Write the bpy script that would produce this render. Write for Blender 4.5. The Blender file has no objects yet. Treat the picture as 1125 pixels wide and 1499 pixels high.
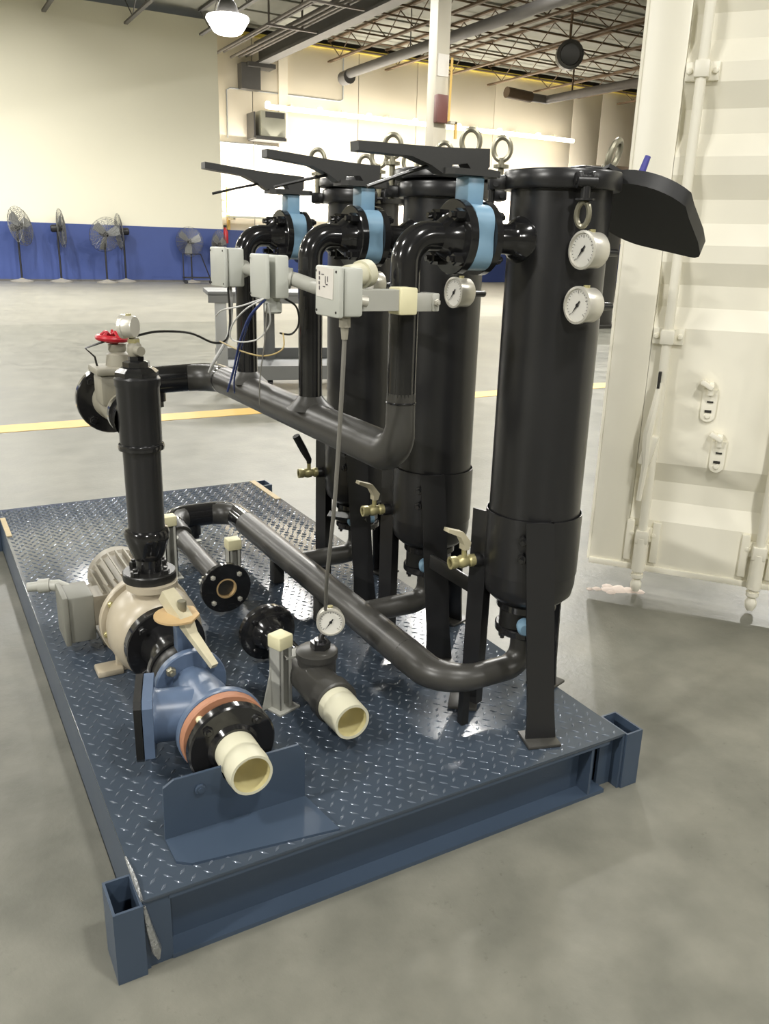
import bpy, bmesh, math, random
from mathutils import Vector, Matrix
random.seed(7)
PI = math.pi
S = bpy.context.scene
C = S.collection

# ------------------------------------------------------------------ camera, world, exposure
CAM = Vector((-0.241, -1.269, 1.31))
F_PX, PITCH, ROLL, YAW = 1209.3, 0.3091, 0.0282, -0.5217
d0 = Vector((-math.sin(YAW), math.cos(YAW), 0)); r0 = Vector((math.cos(YAW), math.sin(YAW), 0)); u0 = Vector((0, 0, 1))
cd = math.cos(PITCH) * d0 - math.sin(PITCH) * u0
cu = math.sin(PITCH) * d0 + math.cos(PITCH) * u0
cr = math.cos(ROLL) * r0 + math.sin(ROLL) * cu
cu = -math.sin(ROLL) * r0 + math.cos(ROLL) * cu
cam_data = bpy.data.cameras.new('camera'); cam = bpy.data.objects.new('camera', cam_data); C.objects.link(cam)
cam_data.sensor_fit = 'HORIZONTAL'; cam_data.sensor_width = 36.0; cam_data.lens = F_PX / 1125.0 * 36.0
cam_data.clip_start = 0.02; cam_data.clip_end = 200
cam.matrix_world = Matrix(((cr.x, cu.x, -cd.x, CAM.x), (cr.y, cu.y, -cd.y, CAM.y), (cr.z, cu.z, -cd.z, CAM.z), (0, 0, 0, 1)))
S.camera = cam
world = bpy.data.worlds.new('world'); S.world = world; world.use_nodes = True
bg = world.node_tree.nodes['Background']; bg.inputs[0].default_value = (0.9, 0.95, 1.0, 1); bg.inputs[1].default_value = 0.25
S.view_settings.view_transform = 'Standard'; S.view_settings.look = 'None'
S.view_settings.gamma = 1.0; S.view_settings.use_curve_mapping = False
S.view_settings.exposure = 0.0
LAMP_W = 330.0        # watts of one high bay lamp
LAMP_C = (1.0, 0.978, 0.925)
STRIP_E = 5.0        # emission of the fluorescent tubes on the back wall
WALLWASH_W = 9.0     # watts of one fluorescent fixture
ADDED_WALL_W = 130.0       # watts per metre of the added low wall lights
S.cycles.use_denoising = True
S.cycles.max_bounces = 8; S.cycles.diffuse_bounces = 4; S.cycles.glossy_bounces = 4
S.cycles.sample_clamp_indirect = 6.0
S.cycles.caustics_reflective = False; S.cycles.caustics_refractive = False

# ------------------------------------------------------------------ materials
def lin(c):
    return tuple((x / 12.92 if x <= 0.04045 else ((x + 0.055) / 1.055) ** 2.4) for x in c)
def mat(name, rgb, rough=0.5, metal=0.0, var=0.12, scale=6.0, bump=0.0, bscale=120.0, coat=0.0, emit=0.0, rvar=0.0, spec=0.5):
    """rgb is sRGB 0..255"""
    m = bpy.data.materials.new(name); m.use_nodes = True
    nt = m.node_tree; b = nt.nodes['Principled BSDF']
    col = lin([x / 255.0 for x in rgb])
    tc = nt.nodes.new('ShaderNodeTexCoord')
    n = nt.nodes.new('ShaderNodeTexNoise'); n.inputs['Scale'].default_value = scale; n.inputs['Detail'].default_value = 5
    nt.links.new(tc.outputs['Object'], n.inputs['Vector'])
    mx = nt.nodes.new('ShaderNodeMix'); mx.data_type = 'RGBA'
    mx.inputs[6].default_value = (*[max(0, c * (1 - var)) for c in col], 1)
    mx.inputs[7].default_value = (*[min(1, c * (1 + var)) for c in col], 1)
    nt.links.new(n.outputs['Fac'], mx.inputs[0]); nt.links.new(mx.outputs[2], b.inputs['Base Color'])
    b.inputs['Roughness'].default_value = rough; b.inputs['Metallic'].default_value = metal
    b.inputs['Specular IOR Level'].default_value = spec
    if rvar:
        mr = nt.nodes.new('ShaderNodeMapRange'); mr.inputs['To Min'].default_value = max(0.02, rough - rvar); mr.inputs['To Max'].default_value = rough + rvar
        nt.links.new(n.outputs['Fac'], mr.inputs['Value']); nt.links.new(mr.outputs[0], b.inputs['Roughness'])
    if coat:
        b.inputs['Coat Weight'].default_value = coat; b.inputs['Coat Roughness'].default_value = 0.06
    if emit:
        b.inputs['Emission Color'].default_value = (*col, 1); b.inputs['Emission Strength'].default_value = emit
    if bump:
        n2 = nt.nodes.new('ShaderNodeTexNoise'); n2.inputs['Scale'].default_value = bscale; n2.inputs['Detail'].default_value = 3
        nt.links.new(tc.outputs['Object'], n2.inputs['Vector'])
        bp = nt.nodes.new('ShaderNodeBump'); bp.inputs['Strength'].default_value = bump; bp.inputs['Distance'].default_value = 0.01
        nt.links.new(n2.outputs['Fac'], bp.inputs['Height']); nt.links.new(bp.outputs['Normal'], b.inputs['Normal'])
    return m
def floor_mat():
    m = bpy.data.materials.new('sealed_concrete'); m.use_nodes = True; nt = m.node_tree; b = nt.nodes['Principled BSDF']
    N = nt.nodes.new; L = nt.links.new
    tc = N('ShaderNodeTexCoord')
    def noise(sc, det=6, rg=0.55):
        n = N('ShaderNodeTexNoise'); n.inputs['Scale'].default_value = sc; n.inputs['Detail'].default_value = det; n.inputs['Roughness'].default_value = rg
        L(tc.outputs['Object'], n.inputs['Vector']); return n
    def ramp(src, p0, p1, c0, c1):
        r = N('ShaderNodeValToRGB'); r.color_ramp.elements[0].position = p0; r.color_ramp.elements[1].position = p1
        r.color_ramp.elements[0].color = (*c0, 1); r.color_ramp.elements[1].color = (*c1, 1); L(src, r.inputs[0]); return r
    def mixc(fac, a, bb, kind='MIX'):
        x = N('ShaderNodeMix'); x.data_type = 'RGBA'; x.blend_type = kind
        if isinstance(fac, float): x.inputs[0].default_value = fac
        else: L(fac, x.inputs[0])
        for i, v in ((6, a), (7, bb)):
            if isinstance(v, tuple): x.inputs[i].default_value = (*v, 1)
            else: L(v, x.inputs[i])
        return x.outputs[2]
    b.inputs['Specular IOR Level'].default_value = 0.22
    n1 = noise(0.8); n2 = noise(5.0); n3 = noise(38.0, 4, 0.7); n4 = noise(2.2, 8, 0.7)
    base = ramp(n1.outputs['Fac'], 0.35, 0.68, lin((0.42, 0.42, 0.392)), lin((0.478, 0.474, 0.44)))
    c = mixc(0.75, base.outputs[0], ramp(n2.outputs['Fac'], 0.32, 0.72, (0.72, 0.73, 0.70), (1.3, 1.28, 1.24)).outputs[0], 'MULTIPLY')
    spots = ramp(n3.outputs['Fac'], 0.60, 0.72, (1, 1, 1), (0.62, 0.62, 0.60))
    patch = ramp(n4.outputs['Fac'], 0.52, 0.62, (0, 0, 0), (0.75, 0.75, 0.75))
    c = mixc(patch.outputs[0], c, mixc(1.0, c, spots.outputs[0], 'MULTIPLY'))
    sep = N('ShaderNodeSeparateXYZ'); L(tc.outputs['Object'], sep.inputs[0])
    mr = N('ShaderNodeMapRange'); mr.inputs['From Min'].default_value = 13.1; mr.inputs['From Max'].default_value = 13.25; L(sep.outputs['Y'], mr.inputs['Value'])
    c = mixc(mr.outputs[0], c, mixc(0.10, c, lin((0.83, 0.80, 0.76))))
    L(c, b.inputs['Base Color'])
    rr = N('ShaderNodeMapRange'); rr.inputs['To Min'].default_value = 0.27; rr.inputs['To Max'].default_value = 0.48; L(n2.outputs['Fac'], rr.inputs['Value']); L(rr.outputs[0], b.inputs['Roughness'])
    bp = N('ShaderNodeBump'); bp.inputs['Strength'].default_value = 0.12; bp.inputs['Distance'].default_value = 0.01
    L(n3.outputs['Fac'], bp.inputs['Height']); L(bp.outputs[0], b.inputs['Normal'])
    return m
M = dict(
    floor=floor_mat(),
    cream=mat('cream_wall_paint', (236, 226, 208), 0.6, var=0.05, scale=0.5),
    cream2=mat('pale_wall_paint', (226, 222, 202), 0.55, var=0.04, scale=0.4),
    dado=mat('blue_wall_paint', (56, 74, 132), 0.5, var=0.08, scale=1.5),
    yellow=mat('yellow_paint', (204, 170, 98), 0.5, var=0.1, scale=9),
    trim=mat('yellow_trim_paint', (190, 170, 70), 0.6),
    roof=mat('roof_deck', (132, 131, 120), 0.8, var=0.2, scale=1.2),
    rust=mat('rust_primer_steel', (92, 74, 54), 0.7, var=0.3, scale=3),
    steelgrey=mat('grey_steel', (92, 90, 88), 0.55, var=0.15, scale=3),
    duct=mat('duct_grey', (104, 98, 92), 0.6, var=0.2),
    deck=mat('blue_grey_deck_paint', (60, 69, 80), 0.17, var=0.14, scale=7, rvar=0.05, bump=0.022, bscale=90),
    tread=mat('worn_glint_tread_paint', (98, 107, 120), 0.14, metal=0.3, var=0.2, scale=30),  # lighter than the deck: wear, plus lug glints put into the colour
    frame=mat('blue_frame_paint', (60, 73, 90), 0.38, var=0.12, scale=5, rvar=0.06),
    black=mat('gloss_black_paint', (30, 30, 31), 0.14, var=0.2, scale=10, coat=0.3, bump=0.02, bscale=40),
    satin=mat('satin_black_paint', (34, 34, 35), 0.30, var=0.15, scale=4, bump=0.02, bscale=25),
    greyblack=mat('worn_black_paint', (60, 59, 56), 0.36, var=0.2, scale=7, rvar=0.08),
    dark=mat('dark_iron', (26, 26, 25), 0.35, var=0.2),
    bluev=mat('light_blue_valve_paint', (126, 160, 184), 0.35, var=0.08, scale=20),
    bluep=mat('steel_blue_cast_paint', (86, 102, 126), 0.33, var=0.14, scale=18, rvar=0.06),
    copper=mat('red_brown_primer', (170, 120, 92), 0.55, var=0.1, scale=25),
    tanm=mat('beige_pump_enamel', (176, 166, 146), 0.34, var=0.08, scale=14),
    motor=mat('grey_beige_motor_paint', (142, 136, 122), 0.45, var=0.1, scale=14),
    boxgrey=mat('motor_box_grey', (120, 120, 112), 0.5, var=0.1),
    pvc=mat('cream_plastic', (202, 199, 176), 0.45, var=0.06, scale=20),
    inner=mat('yellowed_plastic', (206, 196, 146), 0.5, var=0.1, scale=20),
    cap=mat('cream_cap', (222, 216, 178), 0.5, var=0.06, scale=30),
    strut=mat('galvanised_strut', (176, 176, 168), 0.45, metal=0.15, var=0.12, scale=18),
    jbox=mat('grey_enclosure', (186, 188, 180), 0.42, var=0.04, scale=8),
    conduit=mat('grey_conduit', (168, 168, 160), 0.4, var=0.05),
    paper=mat('paper', (214, 210, 202), 0.8, var=0.05, scale=30),
    ink=mat('ink', (96, 92, 96), 0.8),
    chrome=mat('stainless', (212, 209, 198), 0.34, metal=0.5, var=0.06),
    zinc=mat('zinc_plate', (150, 146, 128), 0.36, metal=0.7, var=0.2, scale=30),
    dial=mat('dial_white', (216, 214, 206), 0.25, var=0.02),
    needle=mat('needle_black', (24, 24, 26), 0.4),
    brass=mat('aged_brass', (180, 172, 126), 0.38, metal=0.45, var=0.2, scale=40),
    lever=mat('cream_lever', (204, 196, 168), 0.4, metal=0.15, var=0.15, scale=40),
    tan=mat('tan_lever_paint', (188, 160, 116), 0.5, var=0.15, scale=20),
    rubber=mat('black_rubber', (20, 20, 21), 0.55, var=0.1),
    handle=mat('dark_grey_lever', (54, 54, 53), 0.42, var=0.12, scale=20),
    red=mat('red_paint', (176, 28, 42), 0.35, var=0.15, scale=40),
    valvegrey=mat('grey_cast_valve', (146, 142, 128), 0.5, var=0.1, scale=20),
    white=mat('container_white', (240, 236, 220), 0.38, var=0.03, scale=3, rvar=0.05),
    gap=mat('dark_gap', (46, 44, 40), 0.8),
    bluegrip=mat('blue_grip', (58, 58, 140), 0.4),
    wirewhite=mat('white_wire', (198, 198, 196), 0.4),
    wireblue=mat('blue_wire', (44, 62, 120), 0.4),
    wiretan=mat('tan_wire', (170, 150, 100), 0.5),
    cable=mat('grey_cable', (116, 114, 108), 0.5),
    fanwire=mat('fan_guard_wire', (120, 120, 118), 0.4, metal=0.4),
    fanblade=mat('fan_blade', (150, 152, 152), 0.4, metal=0.3),
    fanpole=mat('fan_pole', (30, 30, 34), 0.5),
    fanbase=mat('fan_base', (150, 146, 138), 0.6),
    cartm=mat('grey_cart_enamel', (112, 114, 114), 0.45, var=0.08),
    cartlight=mat('light_grey_cart', (156, 158, 158), 0.45, var=0.06),
    heater=mat('heater_enamel', (196, 194, 176), 0.5, var=0.04),
    column=mat('column_paint', (190, 184, 168), 0.5, var=0.06, scale=3),
    redbox=mat('dark_red_box', (104, 66, 60), 0.5),
    patch=mat('bare_tan_patch', (176, 158, 120), 0.6, var=0.2, scale=30),
    weld=mat('bare_weld_metal', (176, 178, 180), 0.3, metal=0.8, var=0.3, scale=80, bump=0.5, bscale=150),
    dust=mat('pink_white_residue', (206, 192, 182), 0.8, var=0.1, scale=40),
    lampglow=mat('lamp_glow', (255, 252, 244), 0.5, emit=9.0, var=0.0),
    tube=mat('tube_glow', (255, 246, 222), 0.5, emit=STRIP_E, var=0.0),
    vessel=mat('dark_vessel', (58, 57, 54), 0.4, var=0.1),
)

# ------------------------------------------------------------------ mesh builder
def vec(a): return Vector(a)
def frame_of(axis, hint=None):
    a = Vector(axis).normalized()
    h = Vector(hint) if hint is not None else (Vector((0, 0, 1)) if abs(a.z) < 0.9 else Vector((1, 0, 0)))
    x = h.cross(a).normalized(); y = a.cross(x).normalized()
    return x, y, a
class MB:
    def __init__(self): self.v = []; self.f = []
    def add(self, verts, faces):
        o = len(self.v); self.v += [Vector(p) for p in verts]; self.f += [tuple(i + o for i in f) for f in faces]; return self
    def box(self, c, s, rot=None, bev=0.0):
        """box with centre c, full size s, chamfered by bev"""
        hx, hy, hz = s[0] / 2, s[1] / 2, s[2] / 2
        bm = bmesh.new(); bmesh.ops.create_cube(bm, size=1.0)
        for v in bm.verts: v.co = Vector((v.co.x * s[0], v.co.y * s[1], v.co.z * s[2]))
        if bev > 0:
            bmesh.ops.bevel(bm, geom=bm.edges[:], offset=min(bev, 0.45 * min(s)), segments=2, affect='EDGES', profile=0.5)
        bm.verts.index_update()
        R = rot if rot is not None else Matrix.Identity(3)
        self.add([R @ v.co + Vector(c) for v in bm.verts], [tuple(v.index for v in f.verts) for f in bm.faces]); bm.free(); return self
    def b(self, x0, x1, y0, y1, z0, z1, bev=0.0):
        return self.box(((x0 + x1) / 2, (y0 + y1) / 2, (z0 + z1) / 2), (abs(x1 - x0), abs(y1 - y0), abs(z1 - z0)), None, bev)
    def lathe(self, prof, o=(0, 0, 0), axis=(0, 0, 1), n=32, close=False):
        """prof: list of (radius, distance along axis). close joins last ring to first (hollow ring)"""
        x, y, a = frame_of(axis); o = Vector(o); rings = []; vs = []; fs = []
        for r, t in prof:
            if r < 1e-6: rings.append([len(vs)]); vs.append(o + a * t)
            else:
                rings.append(list(range(len(vs), len(vs) + n)))
                for k in range(n):
                    ang = 2 * PI * k / n; vs.append(o + a * t + (x * math.cos(ang) + y * math.sin(ang)) * r)
        prs = list(zip(rings[:-1], rings[1:]))
        if close: prs.append((rings[-1], rings[0]))
        for A, B in prs:
            if len(A) == 1 and len(B) == 1: continue
            for k in range(n):
                k2 = (k + 1) % n
                if len(A) == 1: fs.append((A[0], B[k2], B[k]))
                elif len(B) == 1: fs.append((A[k], A[k2], B[0]))
                else: fs.append((A[k], A[k2], B[k2], B[k]))
        return self.add(vs, fs)
    def cyl(self, p0, p1, r, r1=None, n=24):
        p0 = Vector(p0); p1 = Vector(p1); L = (p1 - p0).length; r1 = r if r1 is None else r1
        return self.lathe([(0, 0), (r, 0), (r1, L), (0, L)], p0, p1 - p0, n)
    def disc(self, c, axis, r, h, n=36, bev=0.003, hole=0.0):
        """solid disc (or ring with a hole) centred at c, thickness h along axis"""
        a = Vector(axis).normalized(); o = Vector(c) - a * h / 2; bv = min(bev, h * 0.4)
        if hole > 0: return self.lathe([(hole, 0), (r - bv, 0), (r, bv), (r, h - bv), (r - bv, h), (hole, h)], o, a, n, close=True)
        return self.lathe([(0, 0), (r - bv, 0), (r, bv), (r, h - bv), (r - bv, h), (0, h)], o, a, n)
    def sweep(self, pts, rad, n=20, caps=True):
        pts = [Vector(p) for p in pts]; m = len(pts)
        rads = rad if isinstance(rad, (list, tuple)) else [rad] * m
        T = []
        for i in range(m):
            t = (pts[min(i + 1, m - 1)] - pts[max(i - 1, 0)]); T.append(t.normalized())
        x, y, _ = frame_of(T[0]); vs = []; fs = []
        for i in range(m):
            if i:
                ax = T[i - 1].cross(T[i])
                if ax.length > 1e-7:
                    q = Matrix.Rotation(T[i - 1].angle(T[i]), 3, ax.normalized()); x = q @ x; y = q @ y
            for k in range(n):
                a = 2 * PI * k / n; vs.append(pts[i] + (x * math.cos(a) + y * math.sin(a)) * rads[i])
        for i in range(m - 1):
            for k in range(n):
                k2 = (k + 1) % n; fs.append((i * n + k, i * n + k2, (i + 1) * n + k2, (i + 1) * n + k))
        if caps:
            fs.append(tuple(range(n - 1, -1, -1))); fs.append(tuple((m - 1) * n + k for k in range(n)))
        return self.add(vs, fs)
    def pipe(self, corners, r, bend, n=20, seg=8, r_end=None):
        pts = fillet(corners, bend, seg)
        if r_end is not None:
            tot = len(pts) - 1; return self.sweep(pts, [r] * (len(pts) - seg - 1) + [r + (r_end - r) * (k + 1) / (seg + 1) for k in range(seg + 1)], n)
        return self.sweep(pts, r, n)
    def prism(self, poly, o, ux, uy, h):
        """extrude 2D polygon (in ux, uy from o) by h along ux x uy"""
        o = Vector(o); ux = Vector(ux).normalized(); uy = Vector(uy).normalized(); w = ux.cross(uy) * h; n = len(poly)
        A = [o + ux * p[0] + uy * p[1] for p in poly]
        return self.add(A + [p + w for p in A], [tuple(range(n - 1, -1, -1)), tuple(range(n, 2 * n))] + [(i, (i + 1) % n, (i + 1) % n + n, i + n) for i in range(n)])
    def torus(self, c, axis, R, r, n=24, m=10, squash=1.0, up=None):
        x, y, a = frame_of(axis, up); c = Vector(c); vs = []; fs = []
        for i in range(n):
            t = 2 * PI * i / n; e = x * math.cos(t) + y * math.sin(t) * squash
            en = (x * math.cos(t) * squash + y * math.sin(t)).normalized()
            for k in range(m):
                p = 2 * PI * k / m; vs.append(c + e * R + en * (r * math.cos(p)) + a * (r * math.sin(p)))
        for i in range(n):
            for k in range(m):
                i2 = (i + 1) % n; k2 = (k + 1) % m
                fs.append((i * m + k, i2 * m + k, i2 * m + k2, i * m + k2))
        return self.add(vs, fs)
    def mesh(self, name, off=(0, 0, 0), smooth=True, ang=38):
        me = bpy.data.meshes.new(name); o = Vector(off)
        me.from_pydata([tuple(p - o) for p in self.v], [], self.f)
        bm = bmesh.new(); bm.from_mesh(me); bmesh.ops.recalc_face_normals(bm, faces=bm.faces[:]); bm.to_mesh(me); bm.free()
        if smooth:
            me.polygons.foreach_set('use_smooth', [True] * len(me.polygons)); me.set_sharp_from_angle(angle=math.radians(ang))
        me.update(); return me
def fillet(corners, bend, seg=8):
    P = [Vector(p) for p in corners]; out = [P[0]]
    for i in range(1, len(P) - 1):
        a, b, c = P[i - 1], P[i], P[i + 1]; u = (a - b); w = (c - b)
        ang = u.angle(w); half = ang / 2
        br = bend[i - 1] if isinstance(bend, (list, tuple)) else bend
        t = min(br / math.tan(half), u.length * 0.499, w.length * 0.499); br = t * math.tan(half)
        u.normalize(); w.normalize(); p0 = b + u * t; p1 = b + w * t
        cen = b + (u + w).normalized() * (br / math.sin(half)); ax = (p0 - cen).cross(p1 - cen).normalized(); tot = (p0 - cen).angle(p1 - cen)
        for k in range(seg + 1): out.append(cen + Matrix.Rotation(tot * k / seg, 3, ax) @ (p0 - cen))
    out.append(P[-1]); return out

# ------------------------------------------------------------------ things and parts
class Thing:
    def __init__(self, name, label, cat, loc, group=None, world=True):
        o = bpy.data.objects.new(name, None); C.objects.link(o); o.empty_display_size = 0.05
        o.location = loc; o['label'] = label; o['category'] = cat
        if group: o['group'] = group
        self.o = o; self.off = Vector(loc) if world else Vector((0, 0, 0))
    def part(self, name, mb, m, parent=None, label=None, ang=38, smooth=True):
        me = mb.mesh(name, self.off, smooth, ang); me.materials.append(M[m])
        p = bpy.data.objects.new(name, me); C.objects.link(p); p.parent = parent or self.o
        if label: p['label'] = label
        return p
    def inst(self, name, me, loc, axis=(0, 0, 1), parent=None, spin=0.0):
        p = bpy.data.objects.new(name, me); C.objects.link(p); p.parent = parent or self.o
        x, y, a = frame_of(axis); R = Matrix((x, y, a)).transposed().to_4x4() @ Matrix.Rotation(spin, 4, 'Z')
        p.matrix_local = Matrix.Translation(Vector(loc) - self.off) @ R; return p
def single(name, mb, m, label, cat, loc=(0, 0, 0), group=None, kind=None, ang=38, smooth=True):
    me = mb.mesh(name, loc, smooth, ang); me.materials.append(M[m]); o = bpy.data.objects.new(name, me); C.objects.link(o); o.location = loc
    o['label'] = label; o['category'] = cat
    if group: o['group'] = group
    if kind: o['kind'] = kind
    return o
def struct(name, mb, m, label=None, parent=None, ang=38, smooth=True):
    me = mb.mesh(name, (0, 0, 0), smooth, ang); me.materials.append(M[m]); o = bpy.data.objects.new(name, me); C.objects.link(o)
    if parent: o.parent = parent
    else:
        o['kind'] = 'structure'
        if label: o['label'] = label
    return o
def copy_tree(o, parent=None):
    c = o.copy(); C.objects.link(c)
    if parent: c.parent = parent
    for ch in list(o.children): copy_tree(ch, c)
    return c
_mesh_cache = {}
def hexbolt(r=0.010, h=0.012, m='black', n=6):
    k = (r, h, m, n)
    if k not in _mesh_cache:
        mb = MB(); mb.lathe([(0, 0), (r, 0), (r, h * 0.85), (r * 0.85, h), (r * 0.5, h), (r * 0.5, h * 1.5), (0, h * 1.5)], n=n)
        me = mb.mesh('bolt', smooth=False); me.materials.append(M[m]); _mesh_cache[k] = me
    return _mesh_cache[k]
def bolt_circle(t, c, axis, R, n=4, phase=PI / 4, r=0.010, h=0.012, m='black', name='bolt', parent=None):
    x, y, a = frame_of(axis); c = Vector(c)
    for k in range(n):
        an = phase + 2 * PI * k / n
        t.inst(name, hexbolt(r, h, m), c + (x * math.cos(an) + y * math.sin(an)) * R, axis, parent)

# ------------------------------------------------------------------ the building
XW, XE, YS, YN = -16.0, 36.0, -20.0, 29.5
ZC = 8.5
struct('floor', MB().b(XW, XE, YS, YN + 0.3, -0.2, 0.0), 'floor', 'smooth sealed grey concrete warehouse floor')
wl = struct('wall_left', MB().b(XW, 9.87, 28.3, 28.5, 0, 8.25).b(9.67, 9.87, 28.5, 29.5, 0, 8.25), 'cream2', 'tall pale cream partition wall at the left')
struct('trim_1', MB().b(XW, 9.89, 28.27, 28.3, 0.06, 1.79), 'dado', 'blue painted band along the foot of the pale partition')
struct('baseboard_left', MB().b(XW, 9.89, 28.25, 28.3, 0.0, 0.06), 'steelgrey', 'grey skirting strip under the blue band')
wb = struct('wall_back', MB().b(9.87, XE, 29.55, 29.8, 0, ZC), 'gap', 'cream tilt-up concrete panel wall at the back')
joints = [9.89, 11.54, 15.8, 18.39, 22.17, 26.4, 28.05, 31.0, 33.6, 36.0]
for a, b_ in zip(joints[:-1], joints[1:]):
    struct('wall_panel', MB().b(a + 0.015, b_ - 0.015, 29.5, 29.56, 0, 8.3, 0.006), 'cream', parent=wb)
struct('pilaster', MB().b(12.50, 12.85, 29.38, 29.5, 1.8, 8.3), 'cream', parent=wb)
struct('trim_2', MB().b(9.9, XE, 29.46, 29.5, 0.0, 1.79), 'dado', 'blue painted band along the foot of the back wall')
struct('trim_3', MB().b(9.9, XE, 29.42, 29.5, 8.22, 8.34), 'trim', 'yellow edge trim at the top of the back wall')
struct('wall_right', MB().b(XE, XE + 0.2, YS, YN, 0, ZC), 'cream', 'cream wall beyond the container')
struct('wall_side', MB().b(XW - 0.2, XW, YS, YN, 0, ZC), 'cream2', 'pale side wall')
struct('wall_front', MB().b(XW, XE, YS - 0.2, YS, 0, ZC), 'cream2', 'pale wall behind the viewer')
ceil = struct('ceiling', MB().b(XW, XE, YS, YN + 0.3, ZC, ZC + 0.2), 'roof', 'grey metal roof deck on open steel joists')
# roof deck ribs and open web joists
for k in range(11):
    y = 29.0 - 1.7 * k
    struct('deck_rib', MB().b(9.9, 34, y - 0.05, y + 0.05, ZC - 0.05, ZC), 'roof', parent=ceil)
def joist(x, y0, y1, m='rust', zb=7.8, zt=8.42, pitch=1.7):
    mb = MB(); mb.b(x - 0.06, x + 0.06, y0, y1, zb - 0.06, zb); mb.b(x - 0.06, x + 0.06, y0, y1, zt, zt + 0.06)
    y = y0; up = True
    while y + pitch / 2 <= y1:
        a = (x, y, zb if up else zt); b_ = (x, y + pitch / 2, zt if up else zb); mb.sweep([a, b_], 0.018, 5, False); y += pitch / 2; up = not up
    return struct('joist', mb, m, parent=ceil)
for x in (14.5, 16.9, 19.3, 21.7, 24.1, 26.5, 28.9, 31.3): joist(x, 3.0, 29.4)
for x in (9.3, 6.9, 4.5): joist(x, 12.0, 28.2, 'steelgrey')
for y in (27.6, 25.2, 22.8, 20.4, 18.0):
    struct('bridging_rod', MB().cyl((12.3, y, 7.86), (33.5, y, 7.86), 0.03, n=6), 'rust', parent=ceil)
    struct('bridging_rod', MB().cyl((12.3, y + 0.7, 8.36), (33.5, y + 0.7, 8.36), 0.03, n=6), 'rust', parent=ceil)
# main girder with its hanging conduits
g = MB().b(11.55, 11.95, 4.0, 29.3, 7.32, 7.40).b(11.55, 11.95, 4.0, 29.3, 7.95, 8.03).b(11.72, 11.78, 4.0, 29.3, 7.4, 7.95)
t = Thing('roof_girder', 'dark grey main roof girder beside the pale partition top', 'girder', (11.75, 16.0, 7.3))
t.part('beam', g, 'steelgrey')
t.part('bracket', MB().b(11.0, 11.7, 29.1, 29.5, 6.5, 7.32).b(11.2, 12.2, 28.9, 29.5, 7.2, 7.34), 'steelgrey')
for i, (dx, z) in enumerate(((-0.5, 7.55), (-0.75, 7.5), (-1.05, 7.45), (-1.3, 7.6), (-1.6, 7.5))):
    single('ceiling_conduit', MB().cyl((11.75 + dx, 5, z), (11.75 + dx, 29.3, z), 0.045, n=8), 'duct',
           ('thin grey conduit', 'second thin grey conduit', 'third thin grey conduit', 'fourth thin grey conduit', 'farthest thin grey conduit')[i] + ' left of the main roof girder', 'conduit', (11.75 + dx, 5, z), 'conduits beside the main girder')
for i, y in enumerate((18.0, 21.0, 24.0)):
    single('conduit_rack', MB().b(9.9, 11.5, y - 0.04, y + 0.04, 7.34, 7.40).b(9.95, 10.0, y - 0.02, y + 0.02, 7.4, 8.495).b(11.0, 11.05, y - 0.02, y + 0.02, 7.4, 8.495), 'duct',
           ('nearest', 'middle', 'farthest')[i] + ' trapeze hanger under the conduits beside the girder', 'hanger', (10.7, y, 7.34), 'conduit hangers')
t = Thing('heater_tube', 'grey radiant heater tube under the roof left of the column', 'heater', (14.9, 20, 7.3))
t.part('tube', MB().cyl((14.75, 10.0, 7.25), (14.75, 28.3, 7.25), 0.16, n=14), 'steelgrey')
t.part('burner', MB().lathe([(0, 0), (0.24, 0), (0.24, 0.5), (0, 0.5)], (14.75, 28.2, 7.15), (0, 1, 0), 14), 'steelgrey')
t.part('hanger', MB().cyl((14.75, 24, 7.3), (14.75, 24, 8.5), 0.02, n=5), 'steelgrey')
t = Thing('hanging_duct', 'brown-grey tube hanging low from the roof near the container', 'duct', (20.5, 22, 6.5))
t.part('tube', MB().sweep([(19.1, 24.1, 6.5), (19.6, 24.1, 6.47), (20.5, 24.1, 6.46), (20.7, 22, 6.5), (21.6, 12, 6.6)], 0.14, 12), 'duct')
t.part('end_sleeve', MB().cyl((18.7, 24.1, 6.52), (19.75, 24.1, 6.47), 0.18, n=12), 'rust')
t.part('hanger', MB().cyl((20.66, 23.0, 6.5), (20.66, 23.0, 7.8), 0.03, n=6), 'rust')
t = Thing('exhaust_fan', 'round dark fan hung under the roof joists', 'fan', (18.9, 21.3, 7.2))
t.part('shroud', MB().lathe([(0.33, 0), (0.42, 0.05), (0.42, 0.35), (0.33, 0.40), (0.30, 0.35), (0.30, 0.05)], (18.75, 21.0, 7.2), (0.5, 0.86, 0), 20, True), 'vessel')
t.part('grille', MB().lathe([(0, 0.1), (0.31, 0.1), (0.31, 0.3), (0, 0.3)], (18.75, 21.0, 7.2), (0.5, 0.86, 0), 16), 'vessel')
t.part('hanger', MB().cyl((18.85, 21.2, 7.55), (18.85, 21.2, 8.5), 0.04, n=6), 'rust')

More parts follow.
